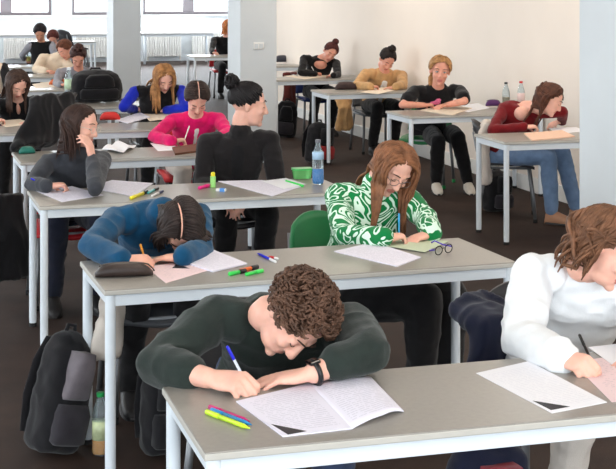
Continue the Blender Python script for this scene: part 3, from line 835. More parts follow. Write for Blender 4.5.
# green patterned knit, right end of second desk
P = person('green', 'woman with long brown hair in green and white swirl-patterned sweater', 5.85,
    (393, 168, 6.08), (4, 40, 18), (338, 196, 6.22), (406, 199, 6.15),
    dict(wr=(384, 238, .785), kn=(412, 234, .79), el=(338, 236, 6.0), pose='write', n=A(.5, .1, -1)),
    dict(wr=(430, 231, .785), kn=(415, 236, .77), el=(431, 218, 6.1), pose='relax'),
    SK1, F_gknit, F_black, vox=.006, loose=.012, collar=.15, hips=tuple(aty(352, 298, 6.15)[:2])+(.53,),
    wide=1.25, legs=dict(R=(aty(352, 303, 6.02), aty(424, 300, 5.75), A(*aty(420, 380, 5.8)[:2], .095)), L=(aty(372, 300, 6.15), aty(450, 295, 5.98), A(*aty(448, 370, 6.0)[:2], .095))))
hair(P, 'long', hairm('light brown long', (122,80,54)), length=.40, n=680, lr=.0064, part=-.1, seed=8, grav=.30, combback=.1, curl=.5)
eyeglasses_on(P, mat('thin metal rims', (120,110,108), .3, metal=.6))
# white knit, right end of nearest desk
P = person('white', 'woman in loose white knit sweater with wavy brown hair writing at right edge', 4.0,
    (608, 248, 4.04), (42, 32, 10), (534, 272, 4.22), (644, 284, 4.12),
    dict(wr=(560, 357, .785), kn=(592, 366, .79), el=(512, 338, 4.28), pose='write', n=A(.5, .1, -1)),
    dict(wr=(660, 352, .785), kn=(636, 360, .77), el=(690, 330, 4.2), pose='flat'),
    SK1, F_white, F_beige, vox=.0055, loose=.022, wr_amp=.010)
hair(P, 'long', hairm('wavy brown', (112,76,54)), length=.16, n=760, lr=.0056, part=.25, seed=11, grav=.24, combback=.5, curl=.9, behind=True, vol=1.05)
# glasses, cheek on hand, third desk
Pw = aty(98, 188, 7.92); Hd = aty(83, 126, 8.0)
P = person('cheek', 'woman in charcoal top with glasses, cheek resting on her hand', 7.85,
    (81, 126, 8.02), (52, 12, 4), (48, 163, 8.12), (102, 160, 8.06),
    dict(wr=(46, 186, .785), kn=(62, 184, .79), el=(27, 184, 8.0), pose='write', n=A(.5, .1, -1)),
    dict(wr=('w', *aty(92, 157, 7.9)), kn=('w', *aty(86, 132, 7.92)), el=('w', *(atz(100, 188, .80))), pose='relax', n=A(-.7, .5, .1)),
    SK1, F_char, fabric('ink denim', (32,35,50)), vox=.007, collar=.2)
hair(P, 'long', hairm('dark brown shoulder', (56,38,32)), length=.24, n=420, lr=.007, part=.0, seed=12, grav=.35, combback=.5)
eyeglasses_on(P, mat('pale clear rims', (215,205,190), .25))
# black blazer with bun, third desk
P = person('blazer', 'woman in black blazer with high black bun, turned to the right', 7.85,
    (249, 105, 8.2), (78, 8, 0), (207, 143, 8.3), (270, 140, 8.2),
    dict(wr=('w', *aty(212, 200, 8.02)), kn=('w', *aty(228, 206, 7.98)), el=(199, 182, 8.22), pose='relax'),
    dict(wr=('w', *aty(255, 200, 7.95)), kn=('w', *aty(243, 206, 7.93)), el=(282, 186, 8.08), pose='relax'),
    SK1, F_blazer, F_black, vox=.007, topname='blazer', front=(F_black, .06, .004), loose=.012, hscale=1.08, collar=.15)
hair(P, 'bun', hairm('black', (28,24,25)), bun=(-.05, .8, .75), bunr=.048, n=300, lr=.007, seed=4, vol=1.05, line=-.08)
# pink cardigan
P = person('pink', 'woman in bright pink cardigan over white top, middle-parted dark hair', 9.85,
    (197, 99, 10.03), (-4, 48, 0), (172, 121, 10.15), (219, 120, 10.12),
    dict(wr=(172, 141, .785), kn=(188, 139, .79), el=(150, 137, 10.02), pose='write', n=A(.5, .1, -1)),
    dict(wr=(216, 140, .785), kn=(205, 141, .77), el=(232, 133, 10.0), pose='flat'),
    SK1, F_pink, F_beige, vox=.008, topname='cardigan', front=(F_shirt, .036, -.001))
hair(P, 'parted', hairm('dark brown tied', (52,38,34)), bun=(0, .9, -.5), n=460, seed=6, lr=.0068, vol=1.07, line=-.10, length=.12)
parting(P, 0, SK1, k=1.10)
# black cardigan, fourth desk left
P = person('cardi', 'woman in black cardigan with long dark hair, far left, looking down', 11.9,
    (17, 84, 12.06), (20, 42, 0), (-4, 106, 12.2), (40, 102, 12.15),
    dict(wr=(2, 124, .785), kn=(16, 122, .79), el=(-18, 118, 12.05), pose='write'),
    dict(wr=(34, 121, .785), kn=(22, 123, .77), el=(50, 116, 12.05), pose='flat'),
    SK1, F_black, F_black, vox=.009, topname='cardigan', scoop=(.056, -.01, .02, .06))
hair(P, 'long', hairm('dark brown shine', (66,48,40)), length=.30, n=320, lr=.0075, part=0, seed=13, grav=.35, combback=.3)
# blue sleeves and black vest
P = person('vest', 'woman with long blond hair, royal blue sleeves and black vest', 11.9,
    (164, 78, 12.1), (8, 40, -6), (135, 92, 12.2), (181, 91, 12.18),
    dict(wr=(135, 109, .785), kn=(149, 108, .79), el=(120, 107, 12.05), pose='write'),
    dict(wr=(166, 110, .785), kn=(155, 111, .77), el=(190, 108, 12.05), pose='flat'),
    SK1, F_black, F_black, vox=.009, topname='vest', undersleeve=F_royal)
hair(P, 'long', hairm('dark blond', (158,112,70)), length=.32, n=320, lr=.0075, part=0, seed=14, grav=.35, combback=.1, curl=.3)
# grey sweater with topknot
P = person('topknot', 'person in grey sweater with dark topknot bent behind the black backpack', 15.85,
    (78, 57, 16.0), (-5, 45, 0), (60, 73, 16.15), (97, 72, 16.15),
    dict(wr=(62, 85, .785), kn=(72, 85, .79), el=(54, 83, 15.98), pose='write'),
    dict(wr=(92, 85, .785), kn=(82, 86, .77), el=(104, 82, 15.98), pose='flat'),
    SK3, F_greym, F_black, vox=.011)
hair(P, 'bun', hairm('dark auburn', (66,40,36)), bun=(0, -.1, 1), bunr=.05, n=150, line=-.1, vol=1.06, seed=2, lr=.011)
# cream top
P = person('cream', 'person in cream hooded top with brown hair leaning on the far desk', 18.1,
    (65, 50, 18.22), (-50, 35, -15), (43, 58, 18.4), (66, 62, 18.3),
    dict(wr=(46, 71, .785), kn=(54, 71, .79), el=(34, 69, 18.3), pose='write'),
    dict(wr=(62, 71, .785), kn=(55, 72, .77), el=(73, 70, 18.2), pose='flat'),
    SK3, F_cream, F_beige, vox=.012, collar=.4, loose=.012)
hair(P, 'tied', hairm('brown tied', (104,62,44)), bun=(0, 1, .3), n=150, line=-.1, vol=1.06, seed=21, lr=.012)
# dark hair, grey sleeves far left
P = person('far_dark', 'person with black hair, grey sleeves and black vest, far left by window', 20.4,
    (40, 33, 20.65), (-10, 40, 0), (31, 45, 20.75), (52, 45, 20.7),
    dict(wr=(24, 59, .785), kn=(31, 59, .79), el=(20, 55, 20.55), pose='write'),
    dict(wr=(46, 60, .785), kn=(40, 60, .77), el=(57, 57, 20.5), pose='flat'),
    SK4, F_black, F_black, vox=.013, topname='vest', undersleeve=F_greym)
hair(P, 'tied', hairm('far black', (30,24,28)), bun=(0, 1, 0), n=140, line=-.1, vol=1.06, seed=22, lr=.013)
# auburn head behind
P = person('far_auburn', 'person with auburn hair and dark red top, behind the one in black vest', 22.4,
    (53, 38.5, 22.6), (-15, 40, 0), (45, 49, 22.75), (64, 49, 22.7),
    dict(wr=(45, 53, .785), kn=(52, 53, .79), el=(42, 51, 22.55), pose='write'),
    dict(wr=(62, 53, .785), kn=(56, 54, .77), el=(68, 51, 22.5), pose='flat'),
    SK3, fabric('maroon', (92,34,38)), F_black, vox=.013, hips=(aty(55, 60, 22.9)[0], 22.95, .53))
hair(P, 'tied', hairm('auburn', (92,44,38)), bun=(0, 1, 0), n=140, line=-.1, vol=1.06, seed=23, lr=.013)
# left margin
P = person('margin', 'person in cream sleeveless top with black trim, cut by left margin', 13.9,
    (-12, 50, 14.1), (20, 35, 0), (-22, 70, 14.2), (4, 68, 14.15),
    dict(wr=(-24, 101, .785), kn=(-14, 100, .79), el=(-34, 92, 14.1), pose='write'),
    dict(wr=(-2, 100, .785), kn=(-8, 102, .77), el=(12, 94, 14.1), pose='flat'),
    SK1, F_cream, F_black, vox=.011, undersleeve=F_black)
hair(P, 'tied', hairm('margin brown', (80,58,46)), bun=(0, 1, 0), n=140, line=-.1, vol=1.06, seed=24, lr=.012)
# black jacket by the middle column, far
P = person('far_black', 'person in black jacket with ginger hair, half hidden by middle column', 22.0,
    (229, 27, 22.7), (20, 20, 0), (214, 40, 22.75), (237, 40, 22.75),
    dict(wr=(214, 54, .785), kn=(220, 54, .79), el=(210, 50, 22.6), pose='write'),
    dict(wr=(234, 54, .785), kn=(228, 55, .77), el=(240, 50, 22.6), pose='flat'),
    SK1, F_black, F_black, vox=.013)
hair(P, 'long', hairm('ginger', (196,118,66)), length=.22, n=90, seed=25, lr=.012)
# wine red cardigan at the wall
P = person('wine', 'woman in dark red cardigan and light jeans writing at desk by the wall', 9.8,
    (550, 100, 10.0), (52, 30, 12), (504, 109, 10.22), (539, 112, 10.08),
    dict(wr=(524, 127, .785), kn=(541, 126, .79), el=(489, 130, 10.0), pose='write', n=A(.3, .1, -1)),
    dict(wr=(562, 121, .785), kn=(550, 124, .77), el=(566, 112, 10.1), pose='relax'),
    SK1, F_wine, F_denim, vox=.0075, topname='cardigan', shoes=mat('tan shoe', (170,126,98), .6), scoop=(.058, .0, .06, .06), hips=tuple(aty(500, 150, 10.32)[:2])+(.53,),
    legs=dict(R=(aty(506, 155, 10.22), aty(548, 156, 9.96), A(*aty(552, 215, 9.98)[:2], .095)), L=(aty(512, 150, 10.38), aty(562, 153, 10.1), A(*aty(576, 207, 10.12)[:2], .095))))
hair(P, 'long', hairm('chestnut', (84,50,36)), length=.36, n=560, lr=.0085, part=.5, seed=15, grav=.26, combback=.8, behind=True)
# blond, black T-shirt
P = person('tee', 'blond woman in black T-shirt and ripped black jeans facing the camera', 11.65,
    (440, 71, 11.92), (-18, 8, 6), (415, 92, 12.05), (460, 91, 11.98),
    dict(wr=(424, 105, .79), kn=(438, 104, .79), el=(399, 105, 11.88), pose='write', n=A(.4, .2, -1)),
    dict(wr=(447, 105, .79), kn=(434, 107, .78), el=(468, 101, 11.85), pose='relax'),
    SK3, F_black, F_black, vox=.007, sleeveR=-.62, sleeveL=-.72, topname='shirt', eyes=True, shoes=M_shoew, loose=.008, hscale=1.1,
    legs=dict(R=(aty(432, 135, 12.1), aty(438, 142, 11.72), A(*aty(436, 190, 11.8)[:2], .095)), L=(aty(452, 134, 12.12), aty(458, 138, 11.78), A(*aty(468, 190, 11.72)[:2], .095))))
hair(P, 'parted', hairm('blond', (176,130,84)), bun=(-.6, .6, -.6), n=480, seed=16, lr=.007, vol=1.1, part=.2, line=-.06, length=.16)
TEE = P
# camel blazer
P = person('camel', 'woman in camel blazer over white shirt with black topknot', 14.3,
    (387, 60, 14.5), (-4, 40, 14), (366, 74, 14.62), (402, 76, 14.58),
    dict(wr=(370, 87, .785), kn=(381, 86, .79), el=(354, 86, 14.48), pose='write'),
    dict(wr=(396, 87, .785), kn=(386, 88, .77), el=(405, 86, 14.45), pose='flat'),
    SK3, F_camel, F_black, vox=.009, topname='blazer', front=(F_shirt, .055, .004), loose=.012)
hair(P, 'bun', hairm('black topknot', (34,26,24)), bun=(0, .1, 1), bunr=.042, n=240, lr=.008, vol=1.06, line=-.08, seed=17)
# black scoop-neck
P = person('scoop', 'woman in scoop-neck black top with auburn topknot, head tilted', 16.4,
    (330, 52.5, 16.6), (-8, 26, 28), (304, 59, 16.74), (336, 63, 16.7),
    dict(wr=(308, 74, .785), kn=(316, 73, .79), el=(299, 72, 16.6), pose='write'),
    dict(wr=(332, 76, .785), kn=(322, 76, .77), el=(340, 75, 16.5), pose='flat'),
    SK3, F_black, F_black, vox=.009, scoop=(.062, .01, .085, .06))
hair(P, 'bun', hairm('auburn topknot', (84,42,38)), bun=(0, .2, 1), bunr=.04, n=220, lr=.008, vol=1.05, line=-.08, seed=18)

# ------------------------------------------------------------------ chairs people sit on
def seat(key, kind, label, rz=0.0, dy=.03, dx=0.0):
    H = PEOPLE[key]['H']; return chair(kind, H[0]+dx, H[1]+dy, rz, label)
seat('man', 'dark', 'dark chair of the man in the dark green sweater')
seat('petrol', 'grey', 'grey chair of the person in the petrol blue sweater', 0, -.22)
seat('green', 'green', 'green chair of the woman in the green and white sweater', .35)
seat('white', 'dark', 'dark chair with a navy jacket over it, under woman in white knit')
seat('cheek', 'red', 'red chair of the woman resting her cheek on her hand')
seat('blazer', 'dark', 'dark chair of the woman in the black blazer')
seat('pink', 'red', 'red chair of the woman in the pink cardigan')
seat('cardi', 'red', 'red chair of the woman in black cardigan, far left')
seat('vest', 'dark', 'dark chair of the woman with royal blue sleeves')
seat('wine', 'dark', 'dark chair by the wall, woman in light jeans on it', 1.15, dx=.08)
seat('tee', 'green', 'green chair of the blond woman in the black T-shirt', -.6)
seat('camel', 'grey', 'grey chair of the woman in the camel blazer')
seat('scoop', 'blue', 'blue chair of the woman in the scoop-neck top')
seat('topknot', 'dark', 'dark chair of the person in grey sweater with topknot')
seat('cream', 'dark', 'dark chair of the person in the cream hooded top')
seat('far_dark', 'dark', 'dark chair of the person in black vest and grey sleeves')
seat('far_auburn', 'dark', 'dark chair of the person with auburn hair far left')
seat('margin', 'dark', 'dark chair of the person cut by the left margin')
seat('far_black', 'red', 'red chair of the person in black beside the middle column')
p = aty(66, 38, 26.0)
for k, w_ in enumerate(('lowest', 'second lowest', 'second highest', 'topmost')):
    c_ = chair('dark', p[0]+.03*k, 26.0-.05*k, 2.2, w_+' dark chair of the stack by the far windows'); c_.location.z = .09*k; c_['group'] = 'stacked chairs by the windows'

# ------------------------------------------------------------------ papers
def sheet(corners, label, m, thick=.0012, z=.7502, name='paper_sheet', cat='paper', lift=None, group=None, nu=10, nv=10):
    """corners in the photo: far left, far right, near right, near left, all on the desk"""
    P4 = [atz(x, y, z+thick) for x, y in corners]
    c = sum(P4)/4; org = A(c[0], c[1], z)
    def fn(u, v):
        p = (P4[0]*(1-u)+P4[1]*u)*(1-v)+(P4[3]*(1-u)+P4[2]*u)*v
        return p+A(0, 0, lift(u, v) if lift else 0)
    mb = MB().grid(fn, nu, nv, thick)
    o = mb.build(name, m, None, org=org); sharp(o); o.location = org
    tag(o, label, cat, group); o['_w'] = 1
    return o
def mark(parent, tri, z):
    V = [atz(x, y, z+.0004) for x, y in tri]; V += [v-A(0,0,.0003) for v in V]
    MB().add(V, [[0,1,2],[5,4,3],[0,3,4,1],[1,4,5,2],[2,5,3,0]]).build('printed_corner', M_ink, parent, smooth=False)['label'] = 'black triangular printed corner'
M_ink = mat('black print', (34,33,40), .6)
PW_ = paper_mat('printed white paper', (228,225,238)); PBl = paper_mat('blank white paper', (240,240,245), fill=0.0)
PPk = paper_mat('pink paper', (232,206,208), fill=.45); PGr = paper_mat('pale green paper', (196,206,178), fill=.3); PCr = paper_mat('cream paper', (232,216,196), fill=.4)
PLt = paper_mat('faintly printed paper', (236,235,240), ink=(190,190,205), lines=34)
# nearest desk
o = sheet([(236,401),(309,383),(352,428),(283,436)], 'open exam booklet left page, white, under the hands of man in green', PW_, .003, name='exam_booklet', cat='booklet')
bk = o
curl = lambda u, v: .035*max(0, (u-.62)/.38)**2*math.sin(math.pi*min(1, .25+.75*(1-v)))*1.0+.006*math.sin(math.pi*u)
o['label'] = 'open white exam booklet with curling right page before man in green'
P4 = [atz(x, y, .7535) for x, y in [(309,383),(371,377),(404,411),(352,428)]]
def pg(u, v):
    p = (P4[0]*(1-u)+P4[1]*u)*(1-v)+(P4[3]*(1-u)+P4[2]*u)*v
    return p+A(0, 0, .010*math.sin(math.pi*min(1, u*1.0))+.022*max(0, u-.6)/.4*(1-u)*2.2)
MB().grid(pg, 16, 10, .003).build('right_page', PW_, bk)
mark(bk, [(271,424),(288,434.5),(307,431)], .7532)
o = sheet([(476,373),(529,361),(607,402),(552,413)], 'loose white sheet with black corner on nearest desk, left of the white-sweater arm', PLt, .0015); mark(o, [(532.6,400.6),(551,410),(570,406.5)], .7517)
sheet([(572,362),(640,352),(690,388),(612,402)], 'pink sheet under the writing hand of woman in white', PPk)
sheet([(588,347),(650,340),(690,362),(620,370)], 'white sheet at right edge beyond the pink sheet', PBl, z=.7516)
# second desk
o = sheet([(146,267),(205,258),(216,268),(166,283)], 'pink exam sheet under the hands of the petrol sweater', PPk); mark(o, [(177,263.5),(190,268.5),(172,268)], .7514)
sheet([(176,259),(207,247),(247,263),(213,271)], 'stack of white sheets beside the bowed dark head', PW_, .006, z=.7516)
sheet([(334,251),(374,242),(421,257),(397,266)], 'white stapled exam paper in front of the green patterned sweater', PW_, .004)
sheet([(368,243),(392,236),(449,241),(425,252)], 'pale green sheet under hands of woman with long brown hair', PGr, z=.7545)
# third desk
sheet([(36,191),(72,186),(104,195),(62,202)], 'white sheet under the writing hand of woman with glasses', PW_)
sheet([(87,187),(112,180),(153,183),(134,196)], 'white sheets right of the elbow of the woman with glasses', PW_, .004)
sheet([(218,181),(262,180),(302,186),(272,196)], 'white exam sheets in front of the black blazer', PW_, .003)
sheet([(262,181),(286,178),(306,184),(284,189)], 'white sheet below the green pen near the water bottle', PBl, z=.7545)
# fourth desk and beyond
sheet([(102,149),(118,143),(136,147),(120,154)], 'crumpled white sheets on left half of desk before pink cardigan', PBl, .006, lift=lambda u, v: .02*abs(math.sin(5*u+2*v)))
sheet([(150,143),(172,141),(178,150),(158,151)], 'white card beside the brown clipboard of pink cardigan', PBl)
sheet([(-6,121),(20,119),(34,124),(6,127)], 'white sheet under hands of woman in black cardigan', PCr)
sheet([(116,120),(140,112),(150,117),(128,123)], 'white papers beside the red pencil case', PW_, .005)
sheet([(142,114),(178,110),(184,117),(150,121)], 'cream sheet under hands of woman with blue sleeves', PCr)
sheet([(32,84),(54,81),(60,87),(36,88)], 'pale sheet left of the orange pencil case', PCr)
sheet([(34,71),(56,69),(60,73),(38,74)], 'white sheet under the arms of the cream top', PBl)
# right-hand desks
sheet([(524,133),(562,130),(575,136),(532,140)], 'pinkish exam paper under the hands of woman in dark red', paper_mat('peach paper', (238,200,176), fill=.35), .008)
sheet([(548,128),(576,127),(586,131),(558,134)], 'white sheet right of the hands of the woman in dark red', PBl)
sheet([(420,110),(448,104),(472,108),(452,115)], 'cream papers below the clasped hands of the blond woman', PCr, .005)
sheet([(448,107),(478,103),(490,108),(468,112)], 'white sheet right of the cream papers on the blond woman\'s desk', PBl)
sheet([(360,92),(388,86),(404,88),(378,94)], 'cream exam paper in front of the camel blazer', PCr, .003)
sheet([(284,76),(322,72),(342,75),(304,79)], 'white exam papers of the woman in scoop-neck top', PCr, .003)

# ------------------------------------------------------------------ pens
def stick(a, b, r, cols, label, cat, name, capf=.3, tipped=True, group=None):
    a = np.asarray(a, float); b = np.asarray(b, float); t = nz(b-a); L = np.linalg.norm(b-a)
    u = np.cross(t, [0,0,1.0]); u = nz(u) if np.linalg.norm(u) > 1e-3 else A(1,0,0); w = np.cross(t, u); RR = np.array([u, w, t]).T
    org = (a+b)/2 - A(0, 0, min((a+b)[2]/2-min(a[2], b[2]), 1)) if False else a
    o = empty(name, tuple(org)); o['_w'] = 1; tag(o, label, cat, group)
    body, cp = cols[0], cols[1]
    MB().lathe([(r*.15, 0), (r*.3, .004), (r*.75, .018), (r, .026), (r, L*(1-capf))] if tipped else [(r*.85, .0), (r, .003), (r, L*(1-capf))], a, RR, 12).build('barrel', body, o)
    MB().lathe([(r*1.12, L*(1-capf)-.001), (r*1.15, L*(1-capf)+.004), (r*1.12, L-.004), (r*.7, L)], a, RR, 12).build('cap', cp, o)
    return o
def held(key, sd, top, cols, label, r=.0042, L=.145, cat='pen', name='pen', capf=.3, back=.038):
    P = PEOPLE[key]; pn = P['pinch'][sd]; t = aty(*top); ax = nz(t-pn)
    tip = pn-ax*back
    if tip[2] < .752: 
        k = (tip[2]-.753); tip = tip-ax*(k/ax[2]) if ax[2] > .05 else tip
    return stick(tip, tip+ax*L, r, cols, label, cat, name, capf)
PB = plastic('pen blue', (28,34,196)); PCl = plastic('pen clear grey', (196,202,212)); PBk = plastic('pen black', (22,22,24)); PWh = plastic('pen white', (232,232,232)); POr = plastic('pencil orange', (226,150,40)); PTe = plastic('pen sky blue', (40,150,200))
held('man', 'R', (228,348,3.80), (PCl, PB), 'clear pen with blue cap in hand of man in dark green')
held('petrol', 'R', (138,237,5.78), (POr, POr), 'orange pencil in hand of petrol sweater', L=.13, cat='pencil', name='pencil')
held('green', 'R', (399,214,5.9), (PTe, PTe), 'sky blue pen in hand of the green patterned sweater')
held('white', 'R', (579,334,3.80), (PBk, PBk), 'black pen in hand of woman in white knit')
held('cheek', 'R', (38,182,7.82), (PCl, PB), 'clear pen with blue end in hand of woman with glasses')
held('pink', 'R', (189,127,9.85), (PWh, PWh), 'white pen in hand of woman in pink cardigan')
held('scoop', 'R', (309,62,16.55), (PWh, PWh), 'white pen in hand of woman in scoop-neck top')
def on(px, py, r, z=.7505): return atz(px, py, z+r)
NEON_Y = plastic('neon yellow', (196,236,40)); NEON_B = plastic('cyan blue', (20,140,206)); NEON_P = plastic('magenta', (196,28,110)); NEON_G = plastic('neon green', (60,214,90)); NEON_O = plastic('neon orange', (242,110,40)); NEON_HP = plastic('hot pink', (242,40,140)); YEL = plastic('yellow', (236,222,40))
G3 = 'felt pens beside the man in green'
stick(on(250,421.5,.005), on(209,406.5,.005), .0055, (NEON_P, NEON_P), 'magenta felt pen, farthest of the three beside the man in green', 'pen', 'felt_pen', group=G3)
stick(on(252,425,.005), on(211,409.5,.005), .0055, (NEON_B, NEON_B), 'blue felt pen between the magenta and yellow-green ones', 'pen', 'felt_pen', group=G3)
stick(on(250,428.5,.006), on(206,411.5,.006), .0062, (NEON_Y, NEON_Y), 'yellow-green felt pen, nearest of the three beside man in green', 'pen', 'felt_pen', group=G3)
stick(on(229,274,.007), on(246,270.5,.007), .0085, (NEON_G, PBk), 'green highlighter with black cap on second desk', 'highlighter', 'highlighter', .4, False)
stick(on(240,271,.007), on(258,266.5,.007), .0085, (NEON_O, PBk), 'orange highlighter with black cap on second desk', 'highlighter', 'highlighter', .4, False)
stick(on(246,274.5,.006), on(263,270.5,.006), .0075, (NEON_G, NEON_G), 'thin green marker in front of orange highlighter', 'highlighter', 'highlighter', .4, False)
stick(on(257,253,.005), on(276,262,.005), .005, (PB, PWh), 'blue and white pen behind the highlighters on second desk', 'pen', 'pen')
stick(on(268,256,.005), on(278,259,.005), .005, (plastic('red', (206,40,44)), PWh), 'short red pen touching the blue and white pen', 'pen', 'pen')
stick(on(131,198,.008), on(147,191.5,.008), .010, (YEL, PBk), 'yellow highlighter with dark cap behind petrol sweater shoulder', 'highlighter', 'highlighter', .25, False)
stick(on(148,193,.006), on(158,188,.006), .007, (plastic('teal', (90,190,190)), PBk), 'teal marker right of the yellow highlighter', 'marker', 'marker', .4, False)
stick(on(152,196,.006), on(163,191,.006), .006, (PWh, plastic('navy cap', (30,36,80))), 'white marker with navy cap beside teal marker', 'marker', 'marker', .4, False)
stick(on(199,188,.008), on(209,185.5,.008), .010, (NEON_HP, NEON_HP), 'hot pink highlighter left of the glue stick', 'highlighter', 'highlighter', .4, False)
stick(on(286,181,.006), on(303,186,.006), .007, (NEON_G, NEON_G), 'green marker in front of the green box', 'marker', 'marker', .4, False)
stick(on(298,76,.004), on(288,73,.004), .005, (PBk, PBk), 'dark pen beside papers of the woman in scoop-neck top', 'pen', 'pen')
p = on(213, 187.5, 0)
r = wroot('glue_stick', tuple(p), 'standing pale green glue stick with yellow cap', 'glue stick')
sharp(MB().lathe([(.014,0),(.0155,.002),(.0155,.062),(.013,.064)], p).build('tube', plastic('glue green', (160,226,130)), r)); sharp(MB().lathe([(.012,.0645),(.012,.082),(.009,.086)], p).build('cap', YEL, r))
p = on(221, 191.5, 0)
r = wroot('eraser', tuple(p), 'white eraser with blue sleeve in front of glue stick', 'eraser')
MB().box(p+A(0,0,.009), (.055,.024,.017), rotm('z',-.5)).build('rubber', PWh, r, smooth=False, bevel=.003); MB().box(p+A(.008,-.004,.0095), (.03,.0255,.0188), rotm('z',-.5)).build('sleeve', plastic('light blue', (90,150,220)), r, smooth=False, bevel=.002)
# ------------------------------------------------------------------ pencil cases
def case(px, py, L, Wd, Hh, rz, m, label, zm=None, z=.7505):
    p = atz(px, py, z); R = rotm('z', rz)
    r = wroot('pencil_case', tuple(p), label, 'pencil case')
    secs = []
    for t in np.linspace(-1, 1, 13):
        k = max(.12, (1-abs(t)**3.2))**.5
        secs.append((p+R@A(t*L/2, 0, Hh*.5*k+.0), R@A(0, Wd/2*k, 0), A(0, 0, Hh*.5*k)))
    MB().loft(secs, 16, pw=.8).build('pouch', m, r)
    MB().tube([p+R@A(t*L*.43, Wd*.10, Hh*(.985-.20*abs(t)**3)) for t in np.linspace(-1, 1, 11)], .003, 6).build('zip', zm or M_zip, r)
    MB().tube([p+R@A(L*.42, Wd*.1, Hh*.8), p+R@A(L*.5, Wd*.02, Hh*.5), p+R@A(L*.53, 0, Hh*.3)], .003, 6).build('zip_pull', zm or M_zip, r)
    return r
M_zip = mat('dull zip', (92,84,78), .4, metal=.5)
case(124, 276, .225, .085, .052, -.10, mat('brown leather', (52,40,36), .5, var=.2, bump=.3, bscale=120), 'dark brown pencil case at left end of second desk')
case(346, 89.5, .24, .09, .085, -.1, mat('dark plum cloth', (62,44,42), .7, var=.15), 'dark pencil case on the desk of the camel blazer')
case(110, 120, .17, .08, .07, -.2, mat('red cloth', (206,44,40), .6, var=.12), 'bright red pencil case left of the blue sleeves')
case(58, 84.5, .20, .09, .07, 0, mat('orange cloth', (208,104,52), .6, var=.12), 'orange pencil case behind the tall water bottle')
case(493, 106, .14, .07, .06, -.1, mat('purple cloth', (96,50,110), .6, var=.12), 'purple pencil case behind the woman in dark red')
case(27, 153.5, .11, .07, .05, .1, mat('teal cloth', (30,110,96), .5, var=.3), 'small teal pencil case at left end of desk below the heaped coat')
case(282, 62, .22, .1, .1, 0, mat('dark slate cloth', (60,60,70), .7), 'dark pencil case on the empty desk by the wall')
# clipboard before the pink cardigan
sheet([(172,147),(198,143.5),(203,150),(175,153.5)], 'brown clipboard in front of the pink cardigan', mat('brown board', (104,62,40), .5, var=.1), .012, name='clipboard', cat='clipboard')
# ------------------------------------------------------------------ eyeglasses on second desk
p = atz(443, 254, .752)
r = wroot('eyeglasses', tuple(p), 'folded dark eyeglasses with purple temples on second desk', 'eyeglasses')
R = rotm('z', .5); mb = MB()
for s in (-1, 1): mb.tube([p+R@A(s*.033+.024*math.cos(t), -.004, .020+.018*math.sin(t)) for t in np.linspace(0, 2*math.pi, 17)], .0022, 6)
mb.tube([p+R@A(-.01,-.004,.026), p+R@A(.01,-.004,.026)], .0018, 6); mb.build('rims', PBk, r)
MB().tube([p+R@A(-.058,0,.025), p+R@A(-.03,.05,.012), p+R@A(.03,.085,.004)], .0025, 6).build('temple', plastic('purple', (92,70,190)), r)
MB().tube([p+R@A(.058,0,.025), p+R@A(.075,.06,.022), p+R@A(.085,.115,.030), p+R@A(.08,.13,.02)], .003, 6).build('temple', plastic('purple', (92,70,190)), r)
# ------------------------------------------------------------------ bottles
M_clear = mat('clear plastic', (226,240,246), .08, trans=.9, ior=1.2); M_water = mat('blue label', (30,110,190), .4, var=.15, vscale=30)
def bottle(p, h, rad, label, liquid, capm, lab=None, labz=(.35, .6), body=None):
    p = np.asarray(p, float); r = wroot('bottle', tuple(p), label, 'bottle')
    b = sharp(MB().lathe([(rad*.8,0),(rad,.012),(rad,h*.30),(rad*.96,h*.34),(rad,h*.38),(rad,h*.62),(rad*.85,h*.72),(rad*.48,h*.86),(rad*.40,h*.90),(rad*.40,h*.93)], p, seg=22).build('bottle_body', body or M_clear, r), 60)
    if liquid: MB().lathe([(rad*.78,.004),(rad*.95,.014),(rad*.95,h*liquid[1]),(rad*.9,h*liquid[1]+.001)], p, seg=20).build('drink', liquid[0], r)
    sharp(MB().lathe([(rad*.46,h*.93),(rad*.48,h*.935),(rad*.48,h*.99),(rad*.40,h)], p, seg=16).build('bottle_cap', capm, r))
    if lab: MB().lathe([(rad*1.012,h*labz[0]),(rad*1.015,h*(labz[0]+labz[1])/2),(rad*1.012,h*labz[1])], p, seg=22).build('paper_label', lab, r)
    return r
M_blueliq = mat('blue drink', (20,130,205), .2, var=.1); M_oj = mat('orange drink', (226,150,52), .25); M_dkliq = mat('dark drink', (60,34,26), .25)
bottle(atz(318, 184, .7505), .255, .033, 'clear bottle with blue drink and dark cap on third desk', (M_blueliq, .34), plastic('cap grey', (110,112,120)), mat('pale blue label', (166,196,222), .4, var=.25, vscale=25), (.56, .72))
bottle(atz(69, 102.5, .7505), .34, .045, 'tall clear water bottle beside the black backpack', None, plastic('cap white', (232,236,240)), mat('green white label', (200,224,190), .4, var=.3, vscale=20), (.38, .66))
bottle(atz(28.5, 61.5, .7505), .26, .036, 'small clear bottle with yellow label, far left desk', (mat('pale yellow drink', (220,205,90), .3), .3), plastic('cap white', (232,236,240)))
bottle(atz(506, 109.5, .7505), .25, .034, 'bottle with dark cap behind the woman in dark red', (mat('amber drink', (150,130,96), .3), .45), PBk)
bottle(atz(521, 111, .7505), .27, .034, 'bottle with red cap behind the woman in dark red', None, plastic('red cap', (206,40,44)), mat('pale pink label', (226,196,190), .4), (.3, .6))
bottle(atz(100.5, 454, .0), .25, .034, 'juice bottle with green cap standing on floor by desk leg', (M_oj, .5), plastic('cap green', (40,150,80)), mat('fruit label', (206,216,170), .4, var=.45, vscale=14), (.25, .55))
